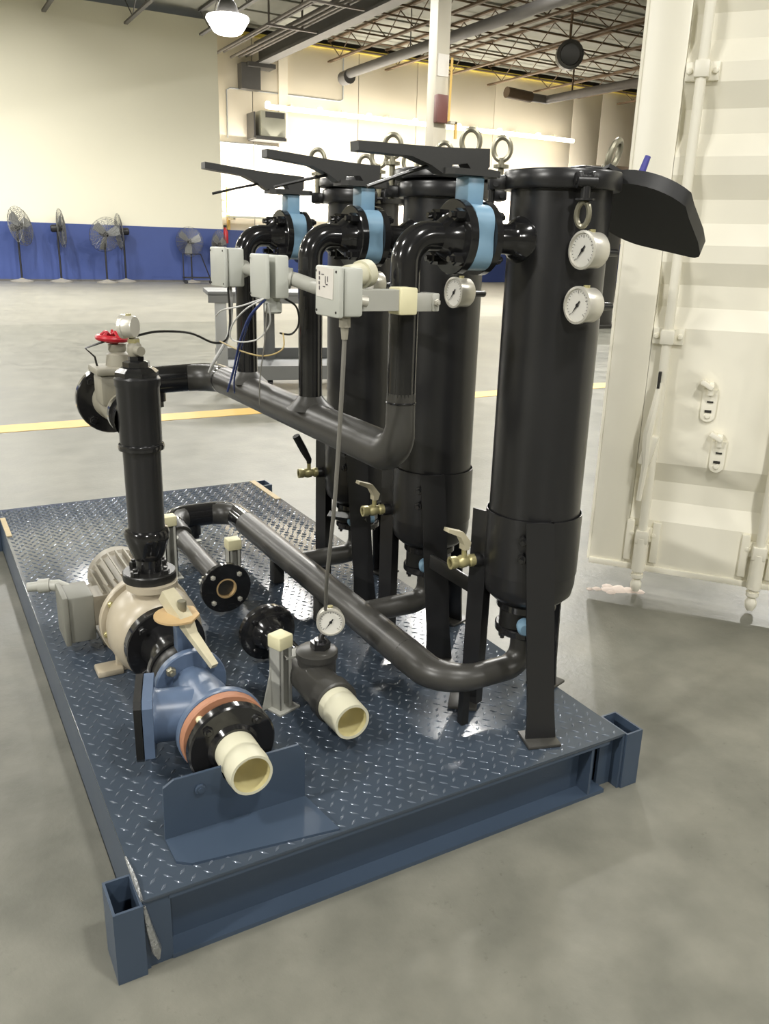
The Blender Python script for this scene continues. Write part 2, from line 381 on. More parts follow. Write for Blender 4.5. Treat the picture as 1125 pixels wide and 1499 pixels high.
# ------------------------------------------------------------------ lamps
def area(name, loc, energy, size, size_y=None, rot=(0, 0, 0), parent=None, color=(1, 0.955, 0.86)):
    l = bpy.data.lights.new(name, 'AREA'); l.energy = energy; l.color = color
    l.shape = 'DISK' if size_y is None else 'RECTANGLE'; l.size = size
    if size_y: l.size_y = size_y
    o = bpy.data.objects.new(name, l); C.objects.link(o); o.location = loc; o.rotation_euler = rot
    if parent: o.parent = parent
    return o
t = Thing('high_bay_lamp', 'glowing high bay lamp hanging in front of the pale partition top', 'lamp', (4.33, 11.6, 4.19), 'high bay lamps', world=False)
t.part('bowl', MB().lathe([(0, 0), (0.16, 0.0), (0.21, 0.03), (0.31, 0.19), (0.30, 0.22), (0, 0.22)], n=28), 'lampglow')
t.part('ballast', MB().lathe([(0.16, 0.215), (0.17, 0.26), (0.12, 0.40), (0.08, 0.44), (0, 0.44)], n=20), 'steelgrey')
t.part('hanger', MB().cyl((0, 0, 0.43), (0, 0, ZC - 4.19), 0.018, n=6), 'steelgrey')
area('lamp_light', (0, 0, -0.02), LAMP_W * 0.4, 0.42, parent=t.o, color=LAMP_C)
rest = ((5.0, 5.25, 4.19, 0.6, 'just behind the container'), (4.4, 3.0, 4.19, 0.3, 'over the container'), (4.5, 8.5, 4.19, 0.25, 'between the cart and the container'), (4.33, -1.4, 4.19, 0.25, 'right of the viewer'), (4.33, -6.4, 4.19, 0.6, 'behind the viewer to the right'), (-1.7, 5.6, 4.19, 0.3, 'beyond the skid to the left'),
        (-2.2, 0.3, 4.19, 0.3, 'left of the viewer'), (0.9, -1.9, 4.19, 0.3, 'added right over the viewer'), (-1.7, -6.4, 4.19, 0.95, 'behind the viewer'), (-7.0, -1.4, 4.19, 2.2, 'added far left of the viewer'), (-1.7, 11.6, 4.19, 0.35, 'left of the lane line'), (-1.7, 17.6, 5.2, 1.1, 'left of the fans'), (-1.7, 23.0, 5.2, 1.5, 'near the partition foot at the left'),  # lamps over and far left of the viewer added to brighten floor and container
        (-7.7, 5.6, 4.19, 0.7, 'far to the left'), (-7.7, 14.6, 5.2, 1.2, 'far left before the partition'), (-7.7, 21.6, 5.2, 2.2, 'far left near the partition'), (4.3, 18.5, 7.9, 2.0, 'added high under the roof before the partition'),
        (8.0, 16.5, 7.9, 2.6, 'added high under the roof right of the partition'), (1.5, 22.0, 7.9, 2.3, 'added high under the roof at the left'), (12.0, 12.0, 7.6, 4.2, 'high under the roof joists'), (14.0, 15.0, 7.9, 4.0, 'added high under the roof joists beyond the vessels'), (16.0, 9.0, 7.6, 2.6, 'added high under the roof behind the container'), (10.3, 5.0, 6.6, 0.8, 'over the far side of the container'))  # lamps high under the roof are added to brighten the far walls
for (x, y, z, f_, where) in rest:
    c = copy_tree(t.o); c.location = (x, y, z)
    c['label'] = 'unseen high bay lamp above the picture, ' + where
    for ch in c.children:
        if ch.name.startswith('hanger'): ch.scale.z = (ZC - z - 0.43) / (ZC - 4.19 - 0.43); ch.location.z = 0.43 - 0.43 * ch.scale.z
        if ch.type == 'LIGHT': ch.data = ch.data.copy(); ch.data.energy = LAMP_W * f_
# fluorescent strips along the back wall
x = 11.85
for k in range(7):
    t = Thing('strip_light', ['leftmost bright fluorescent strip along the back wall', 'second bright fluorescent strip from the left on the back wall', 'third bright fluorescent strip from the left on the back wall', 'fluorescent strip partly behind the column on the back wall', 'bright fluorescent strip just right of the column', 'second fluorescent strip right of the column', 'rightmost bright fluorescent strip on the back wall'][k], 'light', (x + 1.0, 29.0, 5.9), 'strip lights along the back wall')
    t.part('tube', MB().cyl((x + 0.03, 28.95, 5.98), (x + 2.0, 28.95, 5.98), 0.085, n=12), 'tube')
    t.part('housing', MB().b(x + 0.02, x + 2.01, 29.04, 29.10, 5.95, 6.03), 'heater')
    t.part('bracket', MB().b(x + 0.95, x + 1.05, 29.0, 29.495, 6.06, 6.16), 'heater')
    t.part('lamp_holder', MB().cyl((x - 0.02, 28.95, 6.03), (x + 0.1, 28.95, 6.03), 0.12, n=10), 'tube')
    area('strip_glow', (0, -0.3, 0.22), WALLWASH_W, 1.9, 0.2, (math.radians(160), 0, 0), t.o, (1, 0.95, 0.82))
    x += 2.04
for k, (a, b_) in enumerate(((10.2, 13.6), (14.2, 16.9), (17.5, 20.8), (22.2, 26.4))):  # low lights added to brighten the wall behind the vessels
    t = Thing('added_wall_light', ['added low wall-wash strip below the unit heater', 'added low wall-wash strip behind the far filter vessel', 'added low wall-wash strip behind the middle filter vessel', 'added low wall-wash strip behind the near filter vessel'][k], 'light', ((a + b_) / 2, 28.8, 2.2), 'added low wall-wash strips')
    t.part('tube', MB().cyl((a, 28.75, 2.32), (b_, 28.75, 2.32), 0.03, n=10), 'tube')
    t.part('tray', MB().b(a, b_, 28.65, 28.85, 2.2, 2.26), 'heater')
    for bx in (a + 0.3, b_ - 0.3): t.part('bracket', MB().b(bx - 0.03, bx + 0.03, 28.8, 29.495, 2.14, 2.2), 'heater')
    area('added_wall_glow', (0, -0.05, 0.18), ADDED_WALL_W * (b_ - a), b_ - a, 0.14, (math.radians(166), 0, 0), t.o, (1, 0.955, 0.86))

# ------------------------------------------------------------------ wall furniture far away
t = Thing('unit_heater', 'pale boxy unit heater mounted high on the back wall', 'heater', (12.0, 29.2, 4.9))
t.part('cabinet', MB().b(11.55, 12.5, 28.75, 29.3, 4.98, 5.82, 0.03), 'heater')
t.part('vent_slot', MB().b(11.72, 12.42, 28.72, 28.76, 5.60, 5.78), 'steelgrey')
t.part('shelf', MB().b(11.35, 12.5, 28.7, 29.5, 4.86, 4.97), 'steelgrey')
t.part('side_bracket', MB().b(11.30, 11.36, 28.8, 29.5, 4.9, 5.75), 'steelgrey')
single('wall_conduit', MB().sweep([(10.56, 29.47, 4.9), (10.56, 29.47, 6.45), (10.7, 29.47, 6.52), (15.0, 29.47, 6.52), (15.12, 29.47, 6.6), (15.12, 29.47, 8.1)], 0.025, 6), 'cartlight',
       'thin conduit bent across the back wall above the strip lights', 'conduit', (10.56, 29.47, 4.9))
single('wall_pipe', MB().cyl((9.95, 29.46, 4.75), (12.6, 29.46, 4.75), 0.03, n=6), 'cartlight', 'thin horizontal pipe on the wall below the unit heater', 'pipe', (11.2, 29.46, 4.75))
single('door_edge_trim', MB().b(10.44, 10.54, 29.4, 29.47, 1.8, 3.25), 'yellow', 'yellow upright strip on the wall beside the partition edge', 'trim', (10.49, 29.4, 1.8))
single('wall_switch', MB().b(10.22, 10.38, 29.38, 29.5, 2.4, 2.8, 0.02), 'steelgrey', 'small dark switch box on the bright wall', 'switch', (10.3, 29.4, 2.4))
t = Thing('fire_extinguisher', 'red fire extinguisher hung on the blue band by the partition', 'extinguisher', (10.3, 29.3, 1.32))
t.part('cylinder', MB().lathe([(0, 0), (0.11, 0), (0.11, 0.4), (0.04, 0.52), (0.03, 0.56), (0, 0.56)], (10.3, 29.3, 1.32), n=16), 'red')
t.part('valve', MB().b(10.25, 10.35, 29.27, 29.33, 1.87, 1.95), 'dark')
t.part('hook', MB().b(10.27, 10.33, 29.3, 29.44, 1.72, 1.77), 'dark')

# column with its sign, box and tape
t = Thing('steel_column', 'slim beige steel column behind the filter vessels', 'column', (5.52, 7.8, 0))
t.part('shaft', MB().b(5.43, 5.61, 7.7, 7.88, 0, ZC, 0.012), 'column')
t.part('base_plate', MB().b(5.33, 5.71, 7.6, 7.98, 0, 0.025), 'column')
single('paper_notice', MB().b(5.45, 5.60, 7.690, 7.698, 3.22, 3.45), 'paper', 'white paper notice taped to the beige column', 'notice', (5.52, 7.69, 3.22))
single('alarm_box', MB().b(5.42, 5.57, 7.62, 7.70, 2.72, 3.02, 0.01), 'redbox', 'dark red box fixed to the beige column', 'box', (5.5, 7.66, 2.72))
single('yellow_tape', MB().box((5.615, 7.66, 3.08), (0.03, 0.006, 0.68), Matrix.Rotation(0.02, 3, 'Y')), 'yellow', 'long yellow tape hanging down the column edge', 'tape', (5.6, 7.66, 2.75))
t = Thing('chain_hook', 'short yellow hook hanging above the middle filter vessel', 'hook', (5.68, 7.62, 2.55))
t.part('strap', MB().b(5.665, 5.695, 7.6, 7.62, 2.56, 2.74), 'yellow')
t.part('arm', MB().b(5.6, 5.69, 7.6, 7.7, 2.72, 2.75), 'column')

# pedestal fans along the partition
def pedestal_fan():
    t = Thing('pedestal_fan', 'fan', 'fan', (0, 0, 0), 'pedestal fans in front of the blue band', world=False)
    t.part('base', MB().lathe([(0, 0), (0.36, 0), (0.36, 0.03), (0.10, 0.09), (0.03, 0.12), (0, 0.12)], n=24), 'fanbase')
    t.part('pole', MB().cyl((0, 0, 0.1), (0, 0, 1.62), 0.032, n=10), 'fanpole')
    h = bpy.data.objects.new('fan_head', None); C.objects.link(h); h.parent = t.o; h.location = (0, 0, 1.68)
    mb = MB()   # guard: rings and spokes, axis along -Y
    for s in (-1, 1):
        for k in range(1, 12):
            r = 0.055 * k; dpt = 0.13 * math.sqrt(max(0, 1 - (r / 0.62) ** 2)) if r < 0.6 else 0.0
            mb.torus((0, -0.13 + s * dpt, 0), (0, 1, 0), r, 0.006, 28, 3)
        for k in range(20):
            a = 2 * PI * k / 20; pts = []
            for r in (0.04, 0.2, 0.36, 0.5, 0.605):
                dpt = 0.13 * math.sqrt(max(0, 1 - (r / 0.62) ** 2)); pts.append((r * math.cos(a), -0.13 + s * dpt, r * math.sin(a)))
            mb.sweep(pts, 0.006, 3, False)
    t.part('guard', mb, 'fanwire', h)
    for k in range(3):
        a = 2 * PI * k / 3 + 0.4; bl = []
        ca, sa = math.cos(a), math.sin(a)
        poly = [(0.07, -0.06), (0.25, -0.15), (0.50, -0.16), (0.54, 0.0), (0.48, 0.13), (0.25, 0.11), (0.07, 0.06)]
        vs = [Vector((x_ * ca - y_ * sa, -0.13 + y_ * 0.35, x_ * sa + y_ * ca)) for x_, y_ in poly]
        vs2 = [v + Vector((0, 0.008, 0)) for v in vs]; n = len(vs)
        t.part('blade', MB().add(vs + vs2, [tuple(range(n)), tuple(range(2 * n - 1, n - 1, -1))] + [(i, i + n, (i + 1) % n + n, (i + 1) % n) for i in range(n)]), 'fanblade', h)
    t.part('motor', MB().lathe([(0, -0.18), (0.09, -0.18), (0.10, -0.1), (0.12, 0.0), (0.12, 0.16), (0.08, 0.2), (0, 0.2)], (0, 0, 0), (0, 1, 0), 18), 'fanpole', h)
    t.part('yoke', MB().cyl((0, 0.05, -0.1), (0, 0.05, 0.0), 0.04, n=8), 'fanpole', h)
    return t.o
fan0 = pedestal_fan()
fan_info = [(3.10, 27.75, 50, -12, 0.97, 'grey pedestal fan at the far left turned sideways'), (4.27, 27.75, 78, -4, 0.97, 'second pedestal fan from the left seen nearly edge on'),
            (5.60, 27.3, 14, 16, 0.90, 'third pedestal fan from the left facing the room and tilted down'), (6.36, 28.0, -99, 4, 0.95, 'fourth pedestal fan from the left seen edge on with a bent head'),
            (8.55, 27.8, -38, 4, 0.80, 'smaller pedestal fan just left of the junction boxes'), (9.50, 27.9, 40, 0, 0.76, 'pedestal fan partly behind the leftmost junction box')]
for i, (x, y, rz, tilt, s, lab) in enumerate(fan_info):
    o = fan0 if i == 0 else copy_tree(fan0)
    o.location = (x, y, 0); o.rotation_euler.z = 0; o.scale = (s, s, s); o['label'] = lab
    for ch in o.children:
        if ch.name.startswith('fan_head'): ch.rotation_euler = (math.radians(tilt), 0, math.radians(rz))
t = Thing('wire_trolley', 'thin dark wire trolley standing against the blue band', 'trolley', (8.6, 26.9, 0))
t.part('frame', MB().sweep([(8.0, 26.9, 0.05), (8.0, 26.9, 0.95), (8.6, 26.9, 0.95), (8.95, 26.9, 0.05)], 0.02, 6), 'fanpole')
t.part('shelf', MB().b(8.0, 8.95, 26.7, 27.05, 0.18, 0.22), 'fanpole')
for sx in (8.05, 8.9): t.part('wheel', MB().cyl((sx, 26.8, 0.06), (sx, 26.86, 0.06), 0.06, n=12), 'fanpole')

# yellow lane lines on the floor
single('floor_stripe', MB().b(-12, 12, 5.0, 5.26, 0.0, 0.003), 'yellow', 'yellow painted line across the floor behind the skid', 'floor marking', (0, 5.13, 0))
# work cart behind the risers
t = Thing('steel_cart', 'grey steel work cart on castors behind the risers', 'cart', (2.95, 6.3, 0), world=False)
t.o.rotation_euler.z = math.radians(-14)
t.part('worktop', MB().b(-0.75, 0.95, -0.35, 0.35, 0.86, 0.90, 0.004).b(-0.75, 0.95, -0.35, -0.33, 0.80, 0.88), 'cartm')
t.part('shelf', MB().b(-0.65, 0.9, -0.33, 0.33, 0.20, 0.22).b(-0.65, 0.9, -0.35, -0.33, 0.10, 0.23).b(-0.65, 0.9, 0.33, 0.35, 0.20, 0.32), 'cartm')
for sx, sy, mm in ((-0.64, -0.30, 'cartlight'), (-0.12, 0.30, 'cartm'), (0.82, -0.30, 'cartm'), (0.82, 0.30, 'cartm')):  # left front post lighter: its lit side is put into the colour
    t.part('post', MB().b(sx - 0.05, sx + 0.05, sy - 0.04, sy + 0.04, 0.12, 0.87, 0.004), mm)
for sx, sy in ((-0.58, 0.28), (-0.2, -0.3), (0.85, -0.28), (0.85, 0.28)):
    t.part('castor', MB().cyl((sx - 0.018, sy, 0.05), (sx + 0.018, sy, 0.05), 0.05, n=16).b(sx - 0.025, sx + 0.025, sy - 0.02, sy + 0.02, 0.06, 0.13), 'rubber')
single('white_card', MB().box((3.13, 6.1, 0.335), (0.09, 0.012, 0.23), Matrix.Rotation(math.radians(-14), 3, 'Z')), 'paper', 'small white card standing on the lower shelf of the cart', 'card', (3.13, 6.1, 0.22))
# dark vessel further back
t = Thing('distant_vessel', 'tall dark vessel standing far behind the near filter vessel', 'vessel', (11.15, 10.9, 0))
t.part('shell', MB().lathe([(0, 0.05), (0.42, 0.05), (0.42, 2.72), (0, 2.72)], (11.15, 10.9, 0), n=28), 'vessel')
t.part('rim', MB().lathe([(0, 2.72), (0.48, 2.72), (0.48, 2.80), (0, 2.80)], (11.15, 10.9, 0), n=28), 'rust')
t.part('base_plate', MB().b(10.6, 11.75, 10.3, 11.5, 0.0, 0.05), 'vessel')

# ------------------------------------------------------------------ shipping container with its door leaf standing open
O = Vector((2.111, 1.102, 0.0)); UU = Vector((0.6196, -0.7849, 0)); NN = Vector((-0.7849, -0.6196, 0))
t = Thing('shipping_container', 'white shipping container door with locking bars to the right of the skid', 'container', O, world=False)
t.o.rotation_euler.z = math.atan2(UU.y, UU.x)   # local x runs along the leaf, local -y faces the viewer
ZB, ZT, WD = 0.10, 2.45, 1.17
bands = [(1.585 + 0.295 * 2, 0), (1.88, 0), (1.585, 0), (1.29, 0), (0.54, 0)]
prof = [(ZB, 0.0)]
for zt in (0.54, 1.29, 1.585, 1.88, 2.175):
    prof += [(zt - 0.235, 0.0), (zt - 0.16, 0.034), (zt - 0.08, 0.034), (zt, 0.0)]
prof += [(ZT, 0.0)]
mb = MB(); x0, x1 = 0.143, WD
vs = [(x0, d, z) for z, d in prof] + [(x1, d, z) for z, d in prof]; n = len(prof)
fs = [(i, i + 1, n + i + 1, n + i) for i in range(n - 1)]
mb.add(vs, fs)
for xx, side in ((x0, 0), (x1, 1)):   # side cheeks of the recesses
    idx = list(range(n)); mb.add([(xx, d, z) for z, d in prof] + [(xx, 0.0, z) for z, d in prof], [(i, i + 1, n + i + 1, n + i) for i in range(n - 1) if prof[i][1] or prof[i + 1][1]])
mb.b(x0, x1, 0.036, 0.044, ZB, ZT)
t.part('door_panel', mb, 'white', ang=20)
t.part('edge_frame', MB().b(0.0, x0, 0.0, 0.05, ZB, ZT, 0.006), 'white')
t.part('gasket', MB().b(-0.012, 0.0, 0.01, 0.045, ZB, ZT), 'white')
t.part('bottom_lip', MB().b(0.0, WD, -0.012, 0.02, ZB - 0.012, ZB + 0.012, 0.004), 'white')
for bx in (0.2, 0.63):
    bar = t.part('locking_bar', MB().cyl((bx, -0.045, 0.075), (bx, -0.045, ZT + 0.02), 0.0175, n=16), 'white')
    t.part('cam', MB().lathe([(0, 0), (0.014, 0), (0.022, 0.02), (0.022, 0.035), (0.014, 0.05), (0.024, 0.06), (0.024, 0.075), (0, 0.075)], (bx, -0.045, 0.012), n=14), 'white', bar)
    t.part('bar_sleeve', MB().cyl((bx, -0.045, 0.10), (bx, -0.045, 0.24), 0.026, n=16), 'white', bar)
    for bz in (0.245, 1.025, 1.912):
        br = t.part('bar_bracket', MB().b(bx - 0.055, bx + 0.055, -0.014, 0.0, bz - 0.03, bz + 0.03, 0.003).b(bx - 0.025, bx + 0.025, -0.068, -0.0, bz - 0.027, bz + 0.027, 0.006), 'white')
        for sx in (-0.042, 0.042): t.part('bolt', MB().lathe([(0, 0), (0.011, 0), (0.009, 0.008), (0, 0.011)], (bx + sx, -0.014, bz), (0, -1, 0), 10), 'white', br)
    t.part('hinge_plate', MB().b(bx - 0.065, bx - 0.035, -0.02, 0.0, 0.13, 0.30, 0.004).b(bx + 0.035, bx + 0.065, -0.02, 0.0, 0.13, 0.30, 0.004), 'white')
# handle of the first bar, hasps and hooks
t.part('handle', MB().sweep([(0.195, -0.075, 0.86), (0.190, -0.085, 0.78), (0.175, -0.085, 0.66), (0.18, -0.08, 0.55), (0.172, -0.075, 0.40)], [0.010, 0.014, 0.018, 0.013, 0.010], 8), 'white')
t.part('handle_hub', MB().box((0.185, -0.06, 0.60), (0.045, 0.05, 0.12), Matrix.Rotation(0.2, 3, 'Y'), 0.008), 'white')
t.part('latch_pin', MB().b(0.187, 0.197, -0.09, -0.06, 0.84, 0.90), 'gap')
for hx, hz in ((0.375, 0.80), (0.432, 0.61)):
    h = t.part('hasp', MB().prism([(0.026 * math.cos(a), -0.045 + 0.026 * math.sin(a)) for a in [PI + PI * k / 8 for k in range(9)]] + [(0.026, 0.05), (-0.026, 0.05)], (hx, -0.0, hz - 0.01), (1, 0, 0), (0, 0, 1), 0.012), 'white')
    t.part('catch', MB().box((hx - 0.015, -0.03, hz + 0.06), (0.05, 0.04, 0.018), Matrix.Rotation(0.5, 3, 'Y'), 0.004).box((hx, -0.02, hz + 0.045), (0.02, 0.03, 0.05), None, 0.004), 'white', h)
    t.part('slot', MB().b(hx - 0.012, hx + 0.012, -0.016, -0.010, hz - 0.045, hz - 0.036).b(hx - 0.008, hx + 0.014, -0.016, -0.010, hz - 0.008, hz - 0.002), 'gap', h)
    t.part('rivet', MB().lathe([(0, 0), (0.012, 0), (0.009, 0.006), (0, 0.008)], (hx, -0.012, hz - 0.058), (0, -1, 0), 10), 'white', h)
# the container body beyond the hinge side of the leaf
t.part('corner_post', MB().b(WD + 0.02, WD + 0.14, -0.02, 0.14, 0.118, 2.45, 0.005), 'white')
t.part('corner_casting', MB().b(WD + 0.01, WD + 0.17, -0.03, 0.14, 0.0, 0.118, 0.006), 'white')
mb = MB(); nx = 14; xs = WD + 0.14
pts = []
for k in range(nx):
    pts += [(xs, 0.03), (xs + 0.07, 0.03), (xs + 0.14, 0.066), (xs + 0.21, 0.066)]; xs += 0.28
mb.add([(p[0], p[1], 0.16) for p in pts] + [(p[0], p[1], 2.4) for p in pts], [(i, i + 1, len(pts) + i + 1, len(pts) + i) for i in range(len(pts) - 1)])
t.part('side_wall', mb, 'white', ang=15)
t.part('bottom_rail', MB().b(WD + 0.1, xs, 0.0, 0.08, 0.05, 0.17), 'white'); t.part('top_rail', MB().b(WD + 0.1, xs, 0.0, 0.08, 2.38, 2.46), 'white')
t.part('far_side_wall', MB().b(WD + 1.3, xs, 2.36, 2.40, 0.1, 2.46), 'white')
t.part('roof_panel', MB().b(WD + 1.3, xs, 0.02, 2.4, 2.44, 2.47), 'white')
t.part('floor_panel', MB().b(WD + 1.3, xs, 0.09, 2.36, 0.12, 0.17), 'gap')
t.part('corner_casting', MB().b(xs - 0.16, xs, 0.0, 0.16, 0.0, 0.118), 'white')
t.part('corner_casting', MB().b(xs - 0.16, xs, 2.24, 2.4, 0.0, 0.118), 'white')
t.part('corner_casting', MB().b(WD + 1.3, WD + 1.46, 2.24, 2.36, 0.0, 0.118), 'white')
# residue on the floor by the first bar
mb = MB()
for (cx_, cy_, r_) in ((2.13, 0.99, 0.03), (2.165, 0.975, 0.035), (2.20, 0.95, 0.03), (2.15, 1.02, 0.022), (2.09, 1.02, 0.018), (2.225, 0.92, 0.022), (2.115, 0.965, 0.018), (2.185, 0.99, 0.02), (2.06, 1.03, 0.012)):
    mb.lathe([(r_ * 1.15, 0), (r_ * 0.95, 0.003), (r_ * 0.5, 0.006), (0, 0.0065)], (cx_, cy_, 0.0), n=7)
single('floor_residue', mb, 'dust', 'pinkish white crumbs on the floor under the container door', 'residue', (2.15, 0.98, 0), kind='stuff')

# ------------------------------------------------------------------ the skid
W, L, DZ = 1.208, 2.588, 0.16
t = Thing('equipment_skid', 'blue-grey steel skid with tread plate deck carrying the filter rig', 'skid', (W / 2, L / 2, 0))
deck = t.part('deck_plate', MB().b(0, W, 0, L, DZ - 0.008, DZ, 0.001), 'deck')
mb = MB(); st = 0.0285; j = 0
y = 0.016
while y < L - 0.012:
    x = 0.016 + (st / 2 if j % 2 else 0); i = 0
    while x < W - 0.012:
        a = (PI / 4 if (i + j) % 2 else -PI / 4) + 0.0; ca, sa = math.cos(a), math.sin(a); lx, ly, hz = 0.0115, 0.0036, 0.0019
        base = [(-lx, 0, 0), (0, -ly, 0), (lx, 0, 0), (0, ly, 0)]; top = [(-lx * .55, 0, hz), (0, -ly * .45, hz), (lx * .55, 0, hz), (0, ly * .45, hz)]
        mb.add([(x + p[0] * ca - p[1] * sa, y + p[0] * sa + p[1] * ca, DZ + p[2] - 0.0002) for p in base + top], [(0, 1, 5, 4), (1, 2, 6, 5), (2, 3, 7, 6), (3, 0, 4, 7), (4, 5, 6, 7)])
        x += st; i += 1
    y += st * 0.86; j += 1
tp = t.part('tread_pattern', mb, 'tread', deck, ang=80); tp['kind'] = 'stuff'
# channel frame: front and back channels open outwards, side channels closed outwards
def channel_x(y0, yw, y1): # y0 outer toe, yw web plane thickness 8 mm
    lo, hi = min(y0, y1), max(y0, y1)
    return MB().b(0.05, W - 0.05, lo, hi, DZ - 0.018, DZ - 0.008).b(0.05, W - 0.05, lo, hi, 0.0, 0.010).b(0.05, W - 0.05, yw - 0.004, yw + 0.004, 0.010, DZ - 0.018)
t.part('front_channel', channel_x(0.002, 0.050, 0.054), 'frame')
t.part('back_channel', channel_x(L - 0.002, L - 0.050, L - 0.054), 'frame')
t.part('side_channel', MB().b(0.0, 0.008, 0.0, L, 0.0, DZ - 0.008).b(0.0, 0.055, 0.055, L - 0.055, 0.0, 0.008), 'frame')
t.part('side_channel', MB().b(W - 0.008, W, 0.0, L, 0.0, DZ - 0.008).b(W - 0.055, W, 0.055, L - 0.055, 0.0, 0.008), 'frame')
t.part('cross_member', MB().b(0.01, W - 0.01, 0.85, 0.91, 0.0, DZ - 0.009), 'frame'); t.part('cross_member', MB().b(0.01, W - 0.01, 1.68, 1.74, 0.0, DZ - 0.009), 'frame')
t.part('end_plate', MB().b(0.008, 0.052, 0.004, 0.012, 0.0, DZ - 0.008), 'frame')
t.part('end_plate', MB().b(W - 0.052, W - 0.008, 0.030, 0.038, 0.0, DZ - 0.008), 'frame')
t.part('stiffener', MB().b(W - 0.105, W - 0.098, 0.004, 0.048, 0.010, DZ - 0.018), 'frame')
def corner_tube(x0, x1, y0, y1):
    w = 0.005; mb = MB()
    a = [(x0, y0), (x1, y0), (x1, y1), (x0, y1)]; b_ = [(x0 + w, y0 + w), (x1 - w, y0 + w), (x1 - w, y1 - w), (x0 + w, y1 - w)]
    vs = [(p[0], p[1], z) for z in (0.0, 0.158) for p in a] + [(p[0], p[1], z) for z in (0.0, 0.158) for p in b_]; fs = []
    for k in range(4):
        k2 = (k + 1) % 4; fs += [(k, k2, 4 + k2, 4 + k), (8 + k2, 8 + k, 12 + k, 12 + k2), (4 + k, 4 + k2, 12 + k2, 12 + k), (k2, k, 8 + k, 8 + k2)]
    return mb.add(vs, fs)
for q in ((-0.055, -0.001, -0.012, 0.082), (W + 0.001, W + 0.055, -0.006, 0.092), (W + 0.001, W + 0.055, L - 0.095, L), (-0.055, -0.001, L - 0.095, L)):
    t.part('corner_tube', corner_tube(*q), 'frame', smooth=False)
# bright weld bead at the near corner, bare patches on the far corners
t.part('weld_bead', MB().sweep([(0.002, -0.004, 0.150), (0.008, -0.006, 0.10), (0.018, -0.007, 0.045), (0.022, -0.004, 0.02)], [0.003, 0.007, 0.010, 0.003], 8), 'weld')
t.part('weld_bead', MB().sweep([(0.0, 0.0, 0.160), (0.001, 0.05, 0.1615), (0.001, 0.09, 0.161), (0.0, 0.13, 0.160)], [0.003, 0.005, 0.004, 0.002], 6), 'weld')
t.part('bare_patch', MB().b(W - 0.03, W - 0.002, 2.24, L - 0.002, DZ, DZ + 0.0026), 'patch', label='bare tan edge patch')
t.part('bare_patch', MB().b(0.002, 0.022, 2.20, 2.46, DZ, DZ + 0.0026), 'patch', label='bare tan edge patch')

# bent guard plate at the front
t = Thing('guard_bracket', 'bent blue steel guard plate on the deck under the pale suction nipple', 'bracket', (0.235, 0.09, DZ))
notch = [(0.25 + 0.049 * math.cos(a), 0.29 + 0.049 * math.sin(a)) for a in [math.radians(10) - math.radians(200) * k / 12 for k in range(13)]]
poly = [(0.080, 0.163), (0.386, 0.163), (0.386, 0.277), (0.372, 0.298), (0.299, 0.298)] + notch + [(0.201, 0.298), (0.104, 0.298), (0.082, 0.285)]
t.part('upright_plate', MB().prism(poly, (0, 0.141, 0), (1, 0, 0), (0, 0, 1), 0.006), 'frame', smooth=False)
t.part('base_plate', MB().prism([(0.080, 0.141), (0.082, 0.065), (0.108, 0.046), (0.405, 0.005), (0.386, 0.141)], (0, 0, DZ), (1, 0, 0), (0, 1, 0), 0.006), 'frame', smooth=False)
t.inst('bolt', hexbolt(0.011, 0.005, 'frame', 12), (0.155, 0.134, 0.262), (0, -1, 0))

# ------------------------------------------------------------------ filter vessels
TX, TYS = 1.04, (0.225, 0.685, 1.145)
def eye_bolt_up(t, ang, z0=1.27, R=0.142, parent=None):
    c, s = math.cos(ang), math.sin(ang); p = Vector((R * c, R * s, 0)); tg = Vector((-s, c, 0))
    o = t.part('swing_bolt', MB().cyl(p + Vector((0, 0, z0)), p + Vector((0, 0, z0 + 0.105)), 0.008, n=10).cyl(p + Vector((0, 0, z0 + 0.082)), p + Vector((0, 0, z0 + 0.09)), 0.02, n=14), 'zinc')
    t.part('eye_nut', MB().torus(p + Vector((0, 0, z0 + 0.128)), Vector((0.64, 0.76, 0)), 0.022, 0.0065, 22, 8, 1.25, (0, 0, 1)), 'zinc', o)
def lug(t, ang, z=1.30):
    c, s = math.cos(ang), math.sin(ang); R = Matrix.Rotation(ang, 3, 'Z')
    mb = MB()
    for k in (-1, 1): mb.box(R @ Vector((0.140, k * 0.014, z - 0.008)), (0.04, 0.008, 0.03), R, 0.003)
    mb.cyl(R @ Vector((0.146, -0.022, z - 0.012)), R @ Vector((0.146, 0.022, z - 0.012)), 0.006, n=8)
    return t.part('lid_lug', mb, 'satin')
